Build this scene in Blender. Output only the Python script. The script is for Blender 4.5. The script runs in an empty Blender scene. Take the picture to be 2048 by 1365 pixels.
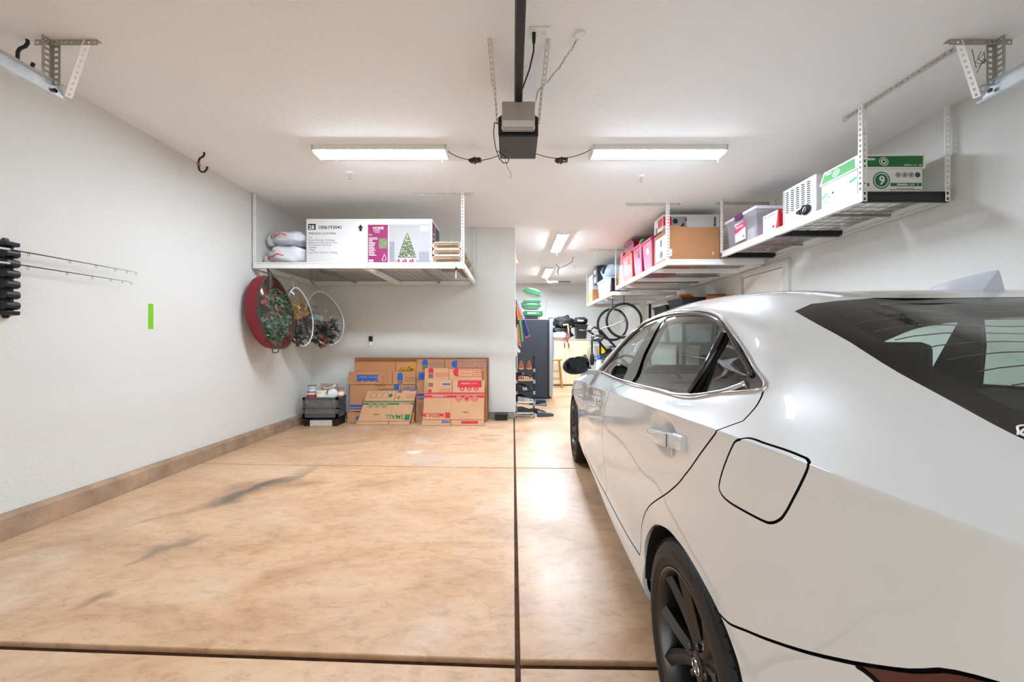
import bpy, bmesh, math, random
from mathutils import Vector, Matrix, Euler
from mathutils.geometry import delaunay_2d_cdt

scene = bpy.context.scene
COL = scene.collection
R = random.Random(11)
PI = math.pi

# ------------------------------------------------------------------ camera
FPX, CAM_H = 760.0, 1.215
cam_data = bpy.data.cameras.new('camera')
cam_data.sensor_width = 36.0
cam_data.lens = FPX / 2048.0 * 36.0
cam_data.shift_x = -2.0 / 2048.0
cam_data.clip_start = 0.02
cam = bpy.data.objects.new('camera', cam_data)
cam.location = (0, 0, CAM_H)
cam.rotation_euler = (PI / 2, 0, 0)
COL.objects.link(cam)
scene.camera = cam
# ------------------------------------------------------------------ light
LAMP_NEAR = 25.0      # emission of the two ceiling lamps in the garage bay
LAMP_FAR = 46.0       # emission of the two lamps in the back bay
world = bpy.data.worlds.new('sky')
scene.world = world
world.use_nodes = True
bg = world.node_tree.nodes['Background']
bg.inputs[0].default_value = (0.86, 0.94, 1.0, 1)     # added fill: overcast sky let in through the unseen opened door
bg.inputs[1].default_value = 0.45
scene.view_settings.view_transform = 'Standard'
scene.view_settings.look = 'None'
scene.view_settings.gamma = 1.0
scene.view_settings.use_curve_mapping = False
scene.view_settings.exposure = 2.34

# ------------------------------------------------------------------ materials
def srgb(*c):
    return tuple(((v / 255) / 12.92 if v <= 10 else ((v / 255 + 0.055) / 1.055) ** 2.4) for v in c) + (1.0,)
_m = {}
def mat(name, rgb, rough=0.5, metal=0.0, coat=0.0, vary=0.0, vscale=8.0, bump=0.0, bscale=60.0, emit=0.0, alpha=1.0, sheen=0.0):
    if name in _m: return _m[name]
    m = bpy.data.materials.new(name); m.use_nodes = True
    nt = m.node_tree; b = nt.nodes['Principled BSDF']
    col = srgb(*rgb)
    b.inputs['Base Color'].default_value = col
    b.inputs['Roughness'].default_value = rough
    b.inputs['Metallic'].default_value = metal
    b.inputs['Coat Weight'].default_value = coat
    b.inputs['Coat Roughness'].default_value = 0.03
    b.inputs['Alpha'].default_value = alpha
    if emit:
        b.inputs['Emission Color'].default_value = col; b.inputs['Emission Strength'].default_value = emit
    tc = None
    if vary or bump:
        tc = nt.nodes.new('ShaderNodeTexCoord')
    if vary:
        n = nt.nodes.new('ShaderNodeTexNoise'); n.inputs['Scale'].default_value = vscale; n.inputs['Detail'].default_value = 5
        nt.links.new(tc.outputs['Object'], n.inputs['Vector'])
        r = nt.nodes.new('ShaderNodeValToRGB')
        r.color_ramp.elements[0].position = 0.3; r.color_ramp.elements[1].position = 0.7
        r.color_ramp.elements[0].color = tuple(c * (1 - vary) for c in col[:3]) + (1,)
        r.color_ramp.elements[1].color = tuple(min(1, c * (1 + vary * .6)) for c in col[:3]) + (1,)
        nt.links.new(n.outputs[0], r.inputs[0]); nt.links.new(r.outputs[0], b.inputs['Base Color'])
    if bump:
        n2 = nt.nodes.new('ShaderNodeTexNoise'); n2.inputs['Scale'].default_value = bscale; n2.inputs['Detail'].default_value = 3
        nt.links.new(tc.outputs['Object'], n2.inputs['Vector'])
        bp = nt.nodes.new('ShaderNodeBump'); bp.inputs['Strength'].default_value = bump; bp.inputs['Distance'].default_value = 0.01
        nt.links.new(n2.outputs[0], bp.inputs['Height']); nt.links.new(bp.outputs[0], b.inputs['Normal'])
    _m[name] = m
    return m
def glass_mat(name, tint, gloss=1.0, rough=0.0):
    """thin pane: tinted see-through plus mirror reflection by angle"""
    if name in _m: return _m[name]
    m = bpy.data.materials.new(name); m.use_nodes = True
    nt = m.node_tree; nt.nodes.clear()
    o = nt.nodes.new('ShaderNodeOutputMaterial'); mx = nt.nodes.new('ShaderNodeMixShader')
    t = nt.nodes.new('ShaderNodeBsdfTransparent'); t.inputs[0].default_value = tint + (1,)
    g = nt.nodes.new('ShaderNodeBsdfGlossy'); g.inputs['Roughness'].default_value = rough
    ge = nt.nodes.new('ShaderNodeNewGeometry'); dt = nt.nodes.new('ShaderNodeVectorMath'); dt.operation = 'DOT_PRODUCT'
    nt.links.new(ge.outputs['Normal'], dt.inputs[0]); nt.links.new(ge.outputs['Incoming'], dt.inputs[1])
    def ma(op, a, b=None):
        q = nt.nodes.new('ShaderNodeMath'); q.operation = op; q.use_clamp = op in ('MULTIPLY', 'MULTIPLY_ADD')
        for i, v in enumerate((a, b)):
            if v is None: continue
            if isinstance(v, float): q.inputs[i].default_value = v
            else: nt.links.new(v, q.inputs[i])
        return q
    ab = ma('ABSOLUTE', dt.outputs['Value']); om = ma('SUBTRACT', 1.0, ab.outputs[0]); pw = ma('POWER', om.outputs[0], 5.0)
    sc = ma('MULTIPLY_ADD', pw.outputs[0], .95 * gloss); sc.inputs[2].default_value = .045 * gloss     # mirror share grows towards grazing view
    nt.links.new(sc.outputs[0], mx.inputs[0])
    nt.links.new(t.outputs[0], mx.inputs[1]); nt.links.new(g.outputs[0], mx.inputs[2]); nt.links.new(mx.outputs[0], o.inputs[0])
    _m[name] = m
    return m
def nodes_of(m):
    return m.node_tree.nodes, m.node_tree.links, m.node_tree.nodes['Principled BSDF']

WHITE = mat('white_plastic', (238, 237, 233), 0.45)
BLACK = mat('black_plastic', (14, 14, 15), 0.45)
GALV = mat('galvanised_steel', (196, 198, 198), 0.38, 0.75, vary=.12, vscale=30)
PAINTW = mat('white_powder_coat', (236, 235, 230), 0.4)
STEELG = mat('dull_zinc', (180, 177, 169), 0.5, 0.35, vary=.08, vscale=20)
RUBBER = mat('black_rubber', (11, 11, 11), 0.7)
CARDB = mat('cardboard', (186, 132, 90), 0.85, vary=.08, vscale=3)
CARDD = mat('dark_cardboard', (158, 104, 66), 0.85, vary=.1, vscale=3)
CARDL = mat('pale_cardboard', (204, 156, 116), 0.85, vary=.05, vscale=3)
INKBLK = mat('black_ink', (26, 26, 28), 0.7)

# ------------------------------------------------------------------ mesh helpers
class MB:
    def __init__(s): s.v = []; s.f = []; s.mi = []; s.cm = 0
    def quadbox(s, c):
        n = len(s.v); s.v += [tuple(p) for p in c]
        for q in ((0, 3, 2, 1), (4, 5, 6, 7), (0, 1, 5, 4), (1, 2, 6, 5), (2, 3, 7, 6), (3, 0, 4, 7)):
            s.f.append(tuple(n + i for i in q)); s.mi.append(s.cm)
        return s
    def box(s, x0, x1, y0, y1, z0, z1):
        return s.quadbox([(x0, y0, z0), (x1, y0, z0), (x1, y1, z0), (x0, y1, z0), (x0, y0, z1), (x1, y0, z1), (x1, y1, z1), (x0, y1, z1)])
    def bar(s, p, q, w, h, up=(0, 0, 1)):
        p = Vector(p); q = Vector(q); d = (q - p).normalized(); u = Vector(up)
        if abs(d.dot(u)) > .98: u = Vector((1, 0, 0))
        a = d.cross(u).normalized(); b = a.cross(d).normalized()
        c = []
        for e in (p, q):
            c.append([e + a * sx * w / 2 + b * sz * h / 2 for sx, sz in ((-1, -1), (1, -1), (1, 1), (-1, 1))])
        n = len(s.v); s.v += [tuple(x) for x in c[0] + c[1]]
        for q4 in ((0, 3, 2, 1), (4, 5, 6, 7), (0, 1, 5, 4), (1, 2, 6, 5), (2, 3, 7, 6), (3, 0, 4, 7)):
            s.f.append(tuple(n + i for i in q4)[::-1]); s.mi.append(s.cm)
        return s
    def poly(s, pts):
        n = len(s.v); s.v += [tuple(p) for p in pts]; s.f.append(tuple(range(n, n + len(pts)))); s.mi.append(s.cm); return s
    def tube(s, pts, r, seg=8, closed=False, caps=True):
        P = [Vector(p) for p in pts]; n = len(P); base = len(s.v); rs = r if isinstance(r, (list, tuple)) else [r] * n
        prev = None
        for i in range(n):
            if closed: t = P[(i + 1) % n] - P[(i - 1) % n]
            else: t = P[min(i + 1, n - 1)] - P[max(i - 1, 0)]
            t.normalize()
            if prev is None:
                u = Vector((0, 0, 1)) if abs(t.z) < .9 else Vector((1, 0, 0))
                a = t.cross(u).normalized()
            else:
                a = (prev - t * prev.dot(t))
                a = a.normalized() if a.length > 1e-6 else t.orthogonal().normalized()
            prev = a; b = t.cross(a)
            for k in range(seg):
                an = 2 * PI * k / seg
                s.v.append(tuple(P[i] + (a * math.cos(an) + b * math.sin(an)) * rs[i]))
        m = n if closed else n - 1
        for i in range(m):
            for k in range(seg):
                i2 = (i + 1) % n
                s.f.append((base + i * seg + k, base + i * seg + (k + 1) % seg, base + i2 * seg + (k + 1) % seg, base + i2 * seg + k)); s.mi.append(s.cm)
        if caps and not closed:
            s.f.append(tuple(base + k for k in range(seg))[::-1]); s.mi.append(s.cm)
            s.f.append(tuple(base + (n - 1) * seg + k for k in range(seg))); s.mi.append(s.cm)
        return s
    def lathe(s, prof, org=(0, 0, 0), seg=24, axis='z', a0=0, a1=2 * PI):
        """prof: (r, h) list turned round an axis through org"""
        o = Vector(org); base = len(s.v); full = abs(a1 - a0 - 2 * PI) < 1e-6; ns = seg if full else seg + 1
        for r, h in prof:
            for k in range(ns):
                a = a0 + (a1 - a0) * k / seg; x, y = r * math.cos(a), r * math.sin(a)
                p = (x, y, h) if axis == 'z' else ((h, x, y) if axis == 'x' else (x, h, y))
                s.v.append(tuple(o + Vector(p)))
        for i in range(len(prof) - 1):
            for k in range(seg):
                k2 = (k + 1) % ns
                q = (base + i * ns + k, base + i * ns + k2, base + (i + 1) * ns + k2, base + (i + 1) * ns + k)
                s.f.append(q if axis != 'y' else q[::-1]); s.mi.append(s.cm)
        return s
    def prism(s, pts, a, b, axis='y'):
        """extrude a 2-D outline from a to b along axis; pts are the two other coordinates in x,y,z order"""
        def P(p, h):
            return (h, p[0], p[1]) if axis == 'x' else ((p[0], h, p[1]) if axis == 'y' else (p[0], p[1], h))
        n = len(s.v); k = len(pts)
        s.v += [P(p, a) for p in pts] + [P(p, b) for p in pts]
        s.f.append(tuple(range(n, n + k))); s.f.append(tuple(range(n + k, n + 2 * k))[::-1]); s.mi += [s.cm] * 2
        for i in range(k):
            j = (i + 1) % k; s.f.append((n + i, n + k + i, n + k + j, n + j)); s.mi.append(s.cm)
        return s
    def build(s, name, material, parent=None, smooth=False, bevel=0.0, fix=True, loc=None, subsurf=0):
        me = bpy.data.meshes.new(name); me.from_pydata(s.v, [], s.f)
        mats = material if isinstance(material, (list, tuple)) else [material]
        for m in mats: me.materials.append(m)
        if len(mats) > 1:
            for p, i in zip(me.polygons, s.mi): p.material_index = i
        if fix or bevel:
            bm = bmesh.new(); bm.from_mesh(me)
            if fix: bmesh.ops.recalc_face_normals(bm, faces=bm.faces)
            bm.to_mesh(me); bm.free()
        if smooth:
            me.polygons.foreach_set('use_smooth', [True] * len(me.polygons))
            if smooth != 'all': me.set_sharp_from_angle(angle=math.radians(smooth if smooth > 1 else 35))
        o = bpy.data.objects.new(name, me); COL.objects.link(o)
        if bevel:
            bv = o.modifiers.new('bevel', 'BEVEL'); bv.width = bevel; bv.segments = 2; bv.limit_method = 'ANGLE'
        if subsurf:
            ss = o.modifiers.new('sub', 'SUBSURF'); ss.levels = subsurf; ss.render_levels = subsurf
        if loc: o.location = loc
        if parent: o.parent = parent
        return o
def tag(o, label=None, cat=None, group=None, kind=None):
    if label: o['label'] = label
    if cat: o['category'] = cat
    if group: o['group'] = group
    if kind: o['kind'] = kind
    return o
def thing(name, label, cat, loc=(0, 0, 0), rz=0.0, group=None):
    o = bpy.data.objects.new(name, None); COL.objects.link(o); o.empty_display_size = .1
    o.location = loc; o.rotation_euler = (0, 0, rz)
    return tag(o, label, cat, group)
def structure(o, label=None):
    o['kind'] = 'structure'
    if label: o['label'] = label
    return o
def copy_tree(o, parent=None):
    c = o.copy(); COL.objects.link(c); c.parent = parent
    for ch in list(o.children): copy_tree(ch, c)
    return c
def at(px, py, y):
    """point of the room at depth y along the line of sight through a photo pixel (used to read off positions)"""
    return Vector(((px - 1026) * y / FPX, y, CAM_H + (683 - py) * y / FPX))
_fonts = {}
def lettering(parent, text, origin, right, up, size, material, name='lettering', align='LEFT', sx=1.0, bold=0.0, depth=0.0006):
    """flat printed words: mesh letters lying on a face"""
    cu = bpy.data.curves.new('t', 'FONT'); cu.body = text; cu.size = size; cu.align_x = align
    cu.resolution_u = 2; cu.offset = bold
    to = bpy.data.objects.new('t', cu); COL.objects.link(to)
    dg = bpy.context.evaluated_depsgraph_get()
    me = bpy.data.meshes.new_from_object(to.evaluated_get(dg))
    bpy.data.objects.remove(to); bpy.data.curves.remove(cu)
    r = Vector(right).normalized(); u = Vector(up).normalized(); n = r.cross(u)
    M = Matrix(((r.x * sx, u.x, n.x, 0), (r.y * sx, u.y, n.y, 0), (r.z * sx, u.z, n.z, 0), (0, 0, 0, 1)))
    me.transform(Matrix.Translation(Vector(origin) + n * depth) @ M)
    me.materials.clear(); me.materials.append(material)
    o = bpy.data.objects.new(name, me); COL.objects.link(o); o.parent = parent
    return o
class Face:
    """a frame on a flat face, for printing on it: u to the right, v up, seen from outside"""
    def __init__(s, origin, right, up):
        s.o = Vector(origin); s.r = Vector(right).normalized(); s.u = Vector(up).normalized(); s.n = s.r.cross(s.u)
    def p(s, u, v, d=.0008): return s.o + s.r * u + s.u * v + s.n * d
    def rect(s, parent, name, u0, v0, u1, v1, m, d=.0008):
        return MB().poly([s.p(u0, v0, d), s.p(u1, v0, d), s.p(u1, v1, d), s.p(u0, v1, d)]).build(name, m, parent, fix=False)
    def poly(s, parent, name, pts, m, d=.0008):
        return MB().poly([s.p(a, b, d) for a, b in pts]).build(name, m, parent, fix=False)
    def disc(s, parent, name, u, v, r, m, d=.001, n=20, ry=None):
        return s.poly(parent, name, [(u + r * math.cos(2 * PI * k / n), v + (ry or r) * math.sin(2 * PI * k / n)) for k in range(n)], m, d)
    def ring(s, parent, name, u, v, r, w, m, d=.001, n=24, ry=None):
        ry = ry or r; b = MB()
        for k in range(n):
            a0, a1 = 2 * PI * k / n, 2 * PI * (k + 1) / n
            b.poly([s.p(u + r * math.cos(a0), v + ry * math.sin(a0), d), s.p(u + r * math.cos(a1), v + ry * math.sin(a1), d),
                    s.p(u + (r - w) * math.cos(a1), v + (ry - w) * math.sin(a1), d), s.p(u + (r - w) * math.cos(a0), v + (ry - w) * math.sin(a0), d)])
        return b.build(name, m, parent, fix=False)
    def lines(s, parent, name, segs, w, m, d=.001):
        b = MB()
        for (a, c) in segs:
            A = Vector(a); B = Vector(c); t = (B - A).normalized(); q = Vector((-t.y, t.x)) * w / 2
            b.poly([s.p(*(A + q), d), s.p(*(A - q), d), s.p(*(B - q), d), s.p(*(B + q), d)][::-1])
        return b.build(name, m, parent, fix=False)
    def marks(s, parent, u, v, w, h, m, d=.0016, seed=1):
        """a line of print too small to read: a row of letter-sized strokes"""
        r = random.Random(seed); b = MB(); x = u
        while x < u + w - h * .3:
            k = h * r.uniform(.35, .75)
            if r.random() < .82:
                b.poly([s.p(x, v, d), s.p(x + k * .8, v, d), s.p(x + k * .8, v + h * r.choice((.7, 1)), d), s.p(x, v + h, d)])
            x += k
        o = b.build('fine_print', m, parent, fix=False); o['kind'] = 'stuff'
        return o
    def text(s, parent, t, u, v, size, m, **k):
        return lettering(parent, t, s.p(u, v, 0), s.r, s.u, size, m, **k)
def perf(mb, p0, p1, wdir, w, pitch=.038, hole=(.5, .42), th=.002, holes=True):
    """punched flat bar from p0 to p1, wdir across it; the holes are real openings"""
    p0 = Vector(p0); p1 = Vector(p1); L = (p1 - p0).length; d = (p1 - p0) / L; a = Vector(wdir).normalized(); a = (a - d * a.dot(d)).normalized()
    n = d.cross(a)
    k = max(1, round(L / pitch)); st = L / k
    if not holes:
        mb.quadbox([p0, p0 + a * w, p1 + a * w, p1, p0 + n * th, p0 + a * w + n * th, p1 + a * w + n * th, p1 + n * th]); return mb
    for i in range(k):
        b = p0 + d * st * i
        ho, hw = st * hole[0] / 2, w * hole[1] / 2
        O = [b, b + d * st, b + d * st + a * w, b + a * w]
        c = b + d * st / 2 + a * w / 2
        I = [c - d * ho - a * hw, c + d * ho - a * hw, c + d * ho + a * hw, c - d * ho + a * hw]
        for j in range(4):
            j2 = (j + 1) % 4
            mb.poly([O[j], O[j2], I[j2], I[j]]); mb.poly([O[j] + n * th, I[j] + n * th, I[j2] + n * th, O[j2] + n * th])
            mb.poly([I[j], I[j2], I[j2] + n * th, I[j] + n * th])
        for j in ((0, 1), (2, 3)): mb.poly([O[j[0]], O[j[0]] + n * th, O[j[1]] + n * th, O[j[1]]])
    return mb
def angle(mb, p0, p1, da, wa, db, wb, pitch=.038, holes=True):
    perf(mb, p0, p1, da, wa, pitch, holes=holes); perf(mb, p0, p1, db, wb, pitch, holes=holes); return mb

# ------------------------------------------------------------------ room shell
CEIL, XL, XR, YB, YF, YD = 2.994, -3.135, 3.32, 5.957, 11.76, -0.95
wall_m = mat('wall_paint', (213, 212, 206), 0.85, bump=.35, bscale=45)
def knockdown(m, sc):
    nd, lk, b = nodes_of(m)
    for n in nd:
        if n.type == 'BUMP': n.inputs['Distance'].default_value = .006; n.inputs['Strength'].default_value = sc
knockdown(wall_m, .45)
ceil_m = mat('ceiling_paint', (240, 240, 240), 0.9, bump=.3, bscale=40)
knockdown(ceil_m, .3)
stem_m = mat('stem_wall_concrete', (166, 138, 112), 0.8, vary=.3, vscale=6, bump=.5, bscale=70)
stemg_m = mat('grey_stem_concrete', (150, 146, 132), 0.85, vary=.15, vscale=9)

def floor_material():
    m = bpy.data.materials.new('stained_concrete'); m.use_nodes = True; _m['stained_concrete'] = m
    nd, lk, b = nodes_of(m)
    tc = nd.new('ShaderNodeTexCoord')
    def noise(sc, det, rough=.5, dist=0.0, mp=None):
        n = nd.new('ShaderNodeTexNoise'); n.inputs['Scale'].default_value = sc; n.inputs['Detail'].default_value = det
        n.inputs['Roughness'].default_value = rough; n.inputs['Distortion'].default_value = dist
        src = tc.outputs['Object']
        if mp:
            q = nd.new('ShaderNodeMapping'); q.inputs['Scale'].default_value = mp[0]; q.inputs['Rotation'].default_value = mp[1]
            lk.new(src, q.inputs['Vector']); src = q.outputs[0]
        lk.new(src, n.inputs['Vector']); return n.outputs[0]
    def ramp(f, stops):
        r = nd.new('ShaderNodeValToRGB'); e = r.color_ramp.elements
        while len(e) < len(stops): e.new(.5)
        for x, (p, c) in zip(e, stops): x.position = p; x.color = c if len(c) == 4 else srgb(*c)
        lk.new(f, r.inputs[0]); return r.outputs[0]
    def mix(fac, a, c, blend='MIX'):
        x = nd.new('ShaderNodeMix'); x.data_type = 'RGBA'; x.blend_type = blend
        if isinstance(fac, float): x.inputs['Factor'].default_value = fac
        else: lk.new(fac, x.inputs['Factor'])
        for s, v in ((x.inputs['A'], a), (x.inputs['B'], c)):
            if isinstance(v, tuple): s.default_value = v
            else: lk.new(v, s)
        return x.outputs['Result']
    base = ramp(noise(.9, 8, .62, 1.2, ((1, 1.6, 1), (0, 0, .5))), [(.28, (158, 124, 98)), (.40, (190, 150, 112)), (.52, (208, 168, 130)), (.64, (212, 180, 146)), (.78, (208, 186, 164))])
    patch = ramp(noise(.45, 5, .6, .6), [(.45, (0, 0, 0, 1)), (.62, (1, 1, 1, 1))])
    c = mix(patch, base, ramp(noise(2.5, 8, .65, .8), [(.30, (172, 140, 116)), (.5, (204, 168, 134)), (.72, (214, 196, 178))]))
    fine = ramp(noise(9, 12, .78, .6, ((1, 2.2, 1), (0, 0, .35))), [(.32, (.45, .42, .40, 1)), (.52, (1, 1, 1, 1))])
    c = mix(.55, c, fine, 'MULTIPLY')
    # oily tyre streaks: soft ellipses along the wheel path
    def stain(cx, cy, rx, ry, rot):
        q = nd.new('ShaderNodeMapping'); q.vector_type = 'TEXTURE'
        q.inputs['Location'].default_value = (cx, cy, 0); q.inputs['Rotation'].default_value = (0, 0, rot); q.inputs['Scale'].default_value = (rx, ry, 1)
        wn = nd.new('ShaderNodeTexNoise'); wn.inputs['Scale'].default_value = 3.0; wn.inputs['Detail'].default_value = 6
        lk.new(tc.outputs['Object'], wn.inputs['Vector'])
        ad = nd.new('ShaderNodeVectorMath'); ad.operation = 'MULTIPLY_ADD'; ad.inputs[1].default_value = (.45, .45, 0)
        lk.new(wn.outputs['Color'], ad.inputs[0]); lk.new(tc.outputs['Object'], ad.inputs[2])
        sb = nd.new('ShaderNodeVectorMath'); sb.operation = 'SUBTRACT'; sb.inputs[1].default_value = (.225, .225, 0)
        lk.new(ad.outputs[0], sb.inputs[0]); lk.new(sb.outputs[0], q.inputs['Vector'])
        sx = nd.new('ShaderNodeVectorMath'); sx.operation = 'MULTIPLY'; sx.inputs[1].default_value = (1, 1, 0); lk.new(q.outputs[0], sx.inputs[0])
        ln = nd.new('ShaderNodeVectorMath'); ln.operation = 'LENGTH'; lk.new(sx.outputs[0], ln.inputs[0])
        return ramp(ln.outputs['Value'], [(.25, (1, 1, 1, 1)), (1.0, (0, 0, 0, 1))])
    def scale(fac, k):
        mm = nd.new('ShaderNodeMath'); mm.operation = 'MULTIPLY'; mm.inputs[1].default_value = k; lk.new(fac, mm.inputs[0]); return mm.outputs[0]
    for st, k, colr in ((stain(-2.10, 3.12, .125, .68, -.42), .95, (104, 90, 76)), (stain(-2.02, 2.2, .07, .22, -.5), .8, (124, 106, 88)), (stain(-2.45, 2.55, .05, .22, -.6), .5, (140, 116, 96)), (stain(-2.0, 1.75, .05, .09, -.6), .7, (130, 98, 72)), (stain(-1.45, 5.0, .22, .1, .2), .5, (140, 116, 96)), (stain(-.3, 4.9, .25, .08, .2), .4, (140, 116, 96)), (stain(.75, 1.9, .25, .5, 0), .45, (140, 118, 100)),
                        (stain(-2.6, 2.7, .1, .6, -.1), .35, (160, 130, 105)), (stain(-.9, 3.9, .3, .25, 0), .35, (190, 182, 178)), (stain(-1.1, 4.15, .1, .06, .3), .7, (226, 218, 210))):
        c = mix(scale(st, k), c, srgb(*colr))
    lk.new(c, b.inputs['Base Color'])
    rr = ramp(noise(1.2, 6, .6), [(.35, (.30, .30, .30, 1)), (.7, (.52, .52, .52, 1))])
    lk.new(rr, b.inputs['Roughness'])
    b.inputs['Specular IOR Level'].default_value = .45
    bp = nd.new('ShaderNodeBump'); bp.inputs['Strength'].default_value = .12; bp.inputs['Distance'].default_value = .004
    lk.new(noise(30, 8, .7), bp.inputs['Height']); lk.new(bp.outputs[0], b.inputs['Normal'])
    return m
floor_m = floor_material()
joint_m = mat('joint_filler', (82, 54, 34), 0.9, vary=.5, vscale=25)
# slabs with recessed joints between them, on a base
fl = structure(MB().box(XL - .2, XR + .2, YD - 4, YF + .2, -.2, -.022).build('floor', joint_m), 'stained tan concrete garage floor cut into slabs')
JX, JW = .018, .0095
def jy(y0, x): return y0 - .043 * x * (1 if x < 0 else .35)      # the cross joints run slightly askew
rows = [(YD - 4, None), (1.43, .019), (3.633, .007), (9.14, .007)]
def slab(x0, x1, ya, wa, yb, wb):
    p = [(x0, (jy(ya, x0) if wa is not None else ya) + (wa or 0)), (x1, (jy(ya, x1) if wa is not None else ya) + (wa or 0)),
         (x1, (jy(yb, x1) if wb is not None else yb) - (wb or 0)), (x0, (jy(yb, x0) if wb is not None else yb) - (wb or 0))]
    MB().prism(p, -.1, 0, 'z').build('slab', floor_m, fl, bevel=.004)
ends = [(1.43, .019), (3.633, .007), (YB + .1, None)]
for i in range(3):
    slab(XL - .1, JX - JW, rows[i][0], rows[i][1], *ends[i])
ends = [(1.43, .019), (3.633, .007), (9.14, .007), (YF + .1, None)]
for i in range(4):
    slab(JX + JW, XR + .1, rows[i][0], rows[i][1], *ends[i])
MB().box(XL - .1, JX - JW, YB + .1, YF + .1, -.1, 0).build('slab', floor_m, fl)
structure(MB().box(XL - .2, XR + .2, YD - .15, YF + .2, CEIL, CEIL + .2).build('ceiling', ceil_m), 'off-white textured ceiling')
structure(MB().box(XL - .15, XL, YD - .15, YF + .15, .12, CEIL).build('wall_left', wall_m), 'off-white textured left wall')
structure(MB().box(XR, XR + .15, YD - .15, YF + .15, 0, CEIL).build('wall_right', wall_m), 'off-white textured right wall')
structure(MB().box(XL, .03, YB, YB + .14, .1, CEIL).build('wall_back', wall_m), 'off-white partition wall at the back of the parking bay')
structure(MB().box(XL, XR, YF, YF + .15, 0, CEIL).build('wall_far', wall_m), 'off-white wall at the far end of the back bay')
# partition edge strip and the far part of the partition beyond its end
structure(MB().box(.028, .042, YB + .005, YB + .02, .12, 2.7).build('trim_1', PAINTW), 'thin white corner bead on the partition end')
# concrete stem walls (kerb)
def stem():
    b = MB()
    prof = lambda h: [(XL - .03, -.05), (XL + .048, -.05), (XL + .05, .02), (XL + .045, h - .028), (XL + .02, h - .004), (XL - .03, h)]
    P0 = prof(.185); P1 = prof(.128); n = len(P0)
    v = [(x, YD, z) for x, z in P0] + [(x, YB, z) for x, z in P1]; b.v = v
    b.f = [tuple(range(n)), tuple(range(n, 2 * n))[::-1]] + [(i, n + i, n + (i + 1) % n, (i + 1) % n) for i in range(n)]; b.mi = [0] * len(b.f)
    return b
structure(stem().build('baseboard_left', stem_m), 'rough brown concrete kerb along the left wall')
structure(MB().box(XL, .025, YB + .012, YB + .13, 0, .102).build('baseboard_back', stemg_m), 'grey concrete kerb under the partition wall')
# front wall, its garage door opened to admit sky fill: jambs, header, sectional door panels up on the tracks
fr = structure(MB().box(XL, -2.62, YD - .15, YD, 0, CEIL).box(2.75, XR, YD - .15, YD, 0, CEIL).box(-2.62, 2.75, YD - .15, YD, 2.35, CEIL).build('wall_front', wall_m), 'wall around the garage door opening')
drive_m = mat('driveway_concrete', (190, 182, 172), 0.8, vary=.1, vscale=2)
structure(MB().box(-9, 9, -14, YD - 4.02, -.25, -.03).build('ground', drive_m), 'driveway outside the garage')

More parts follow.
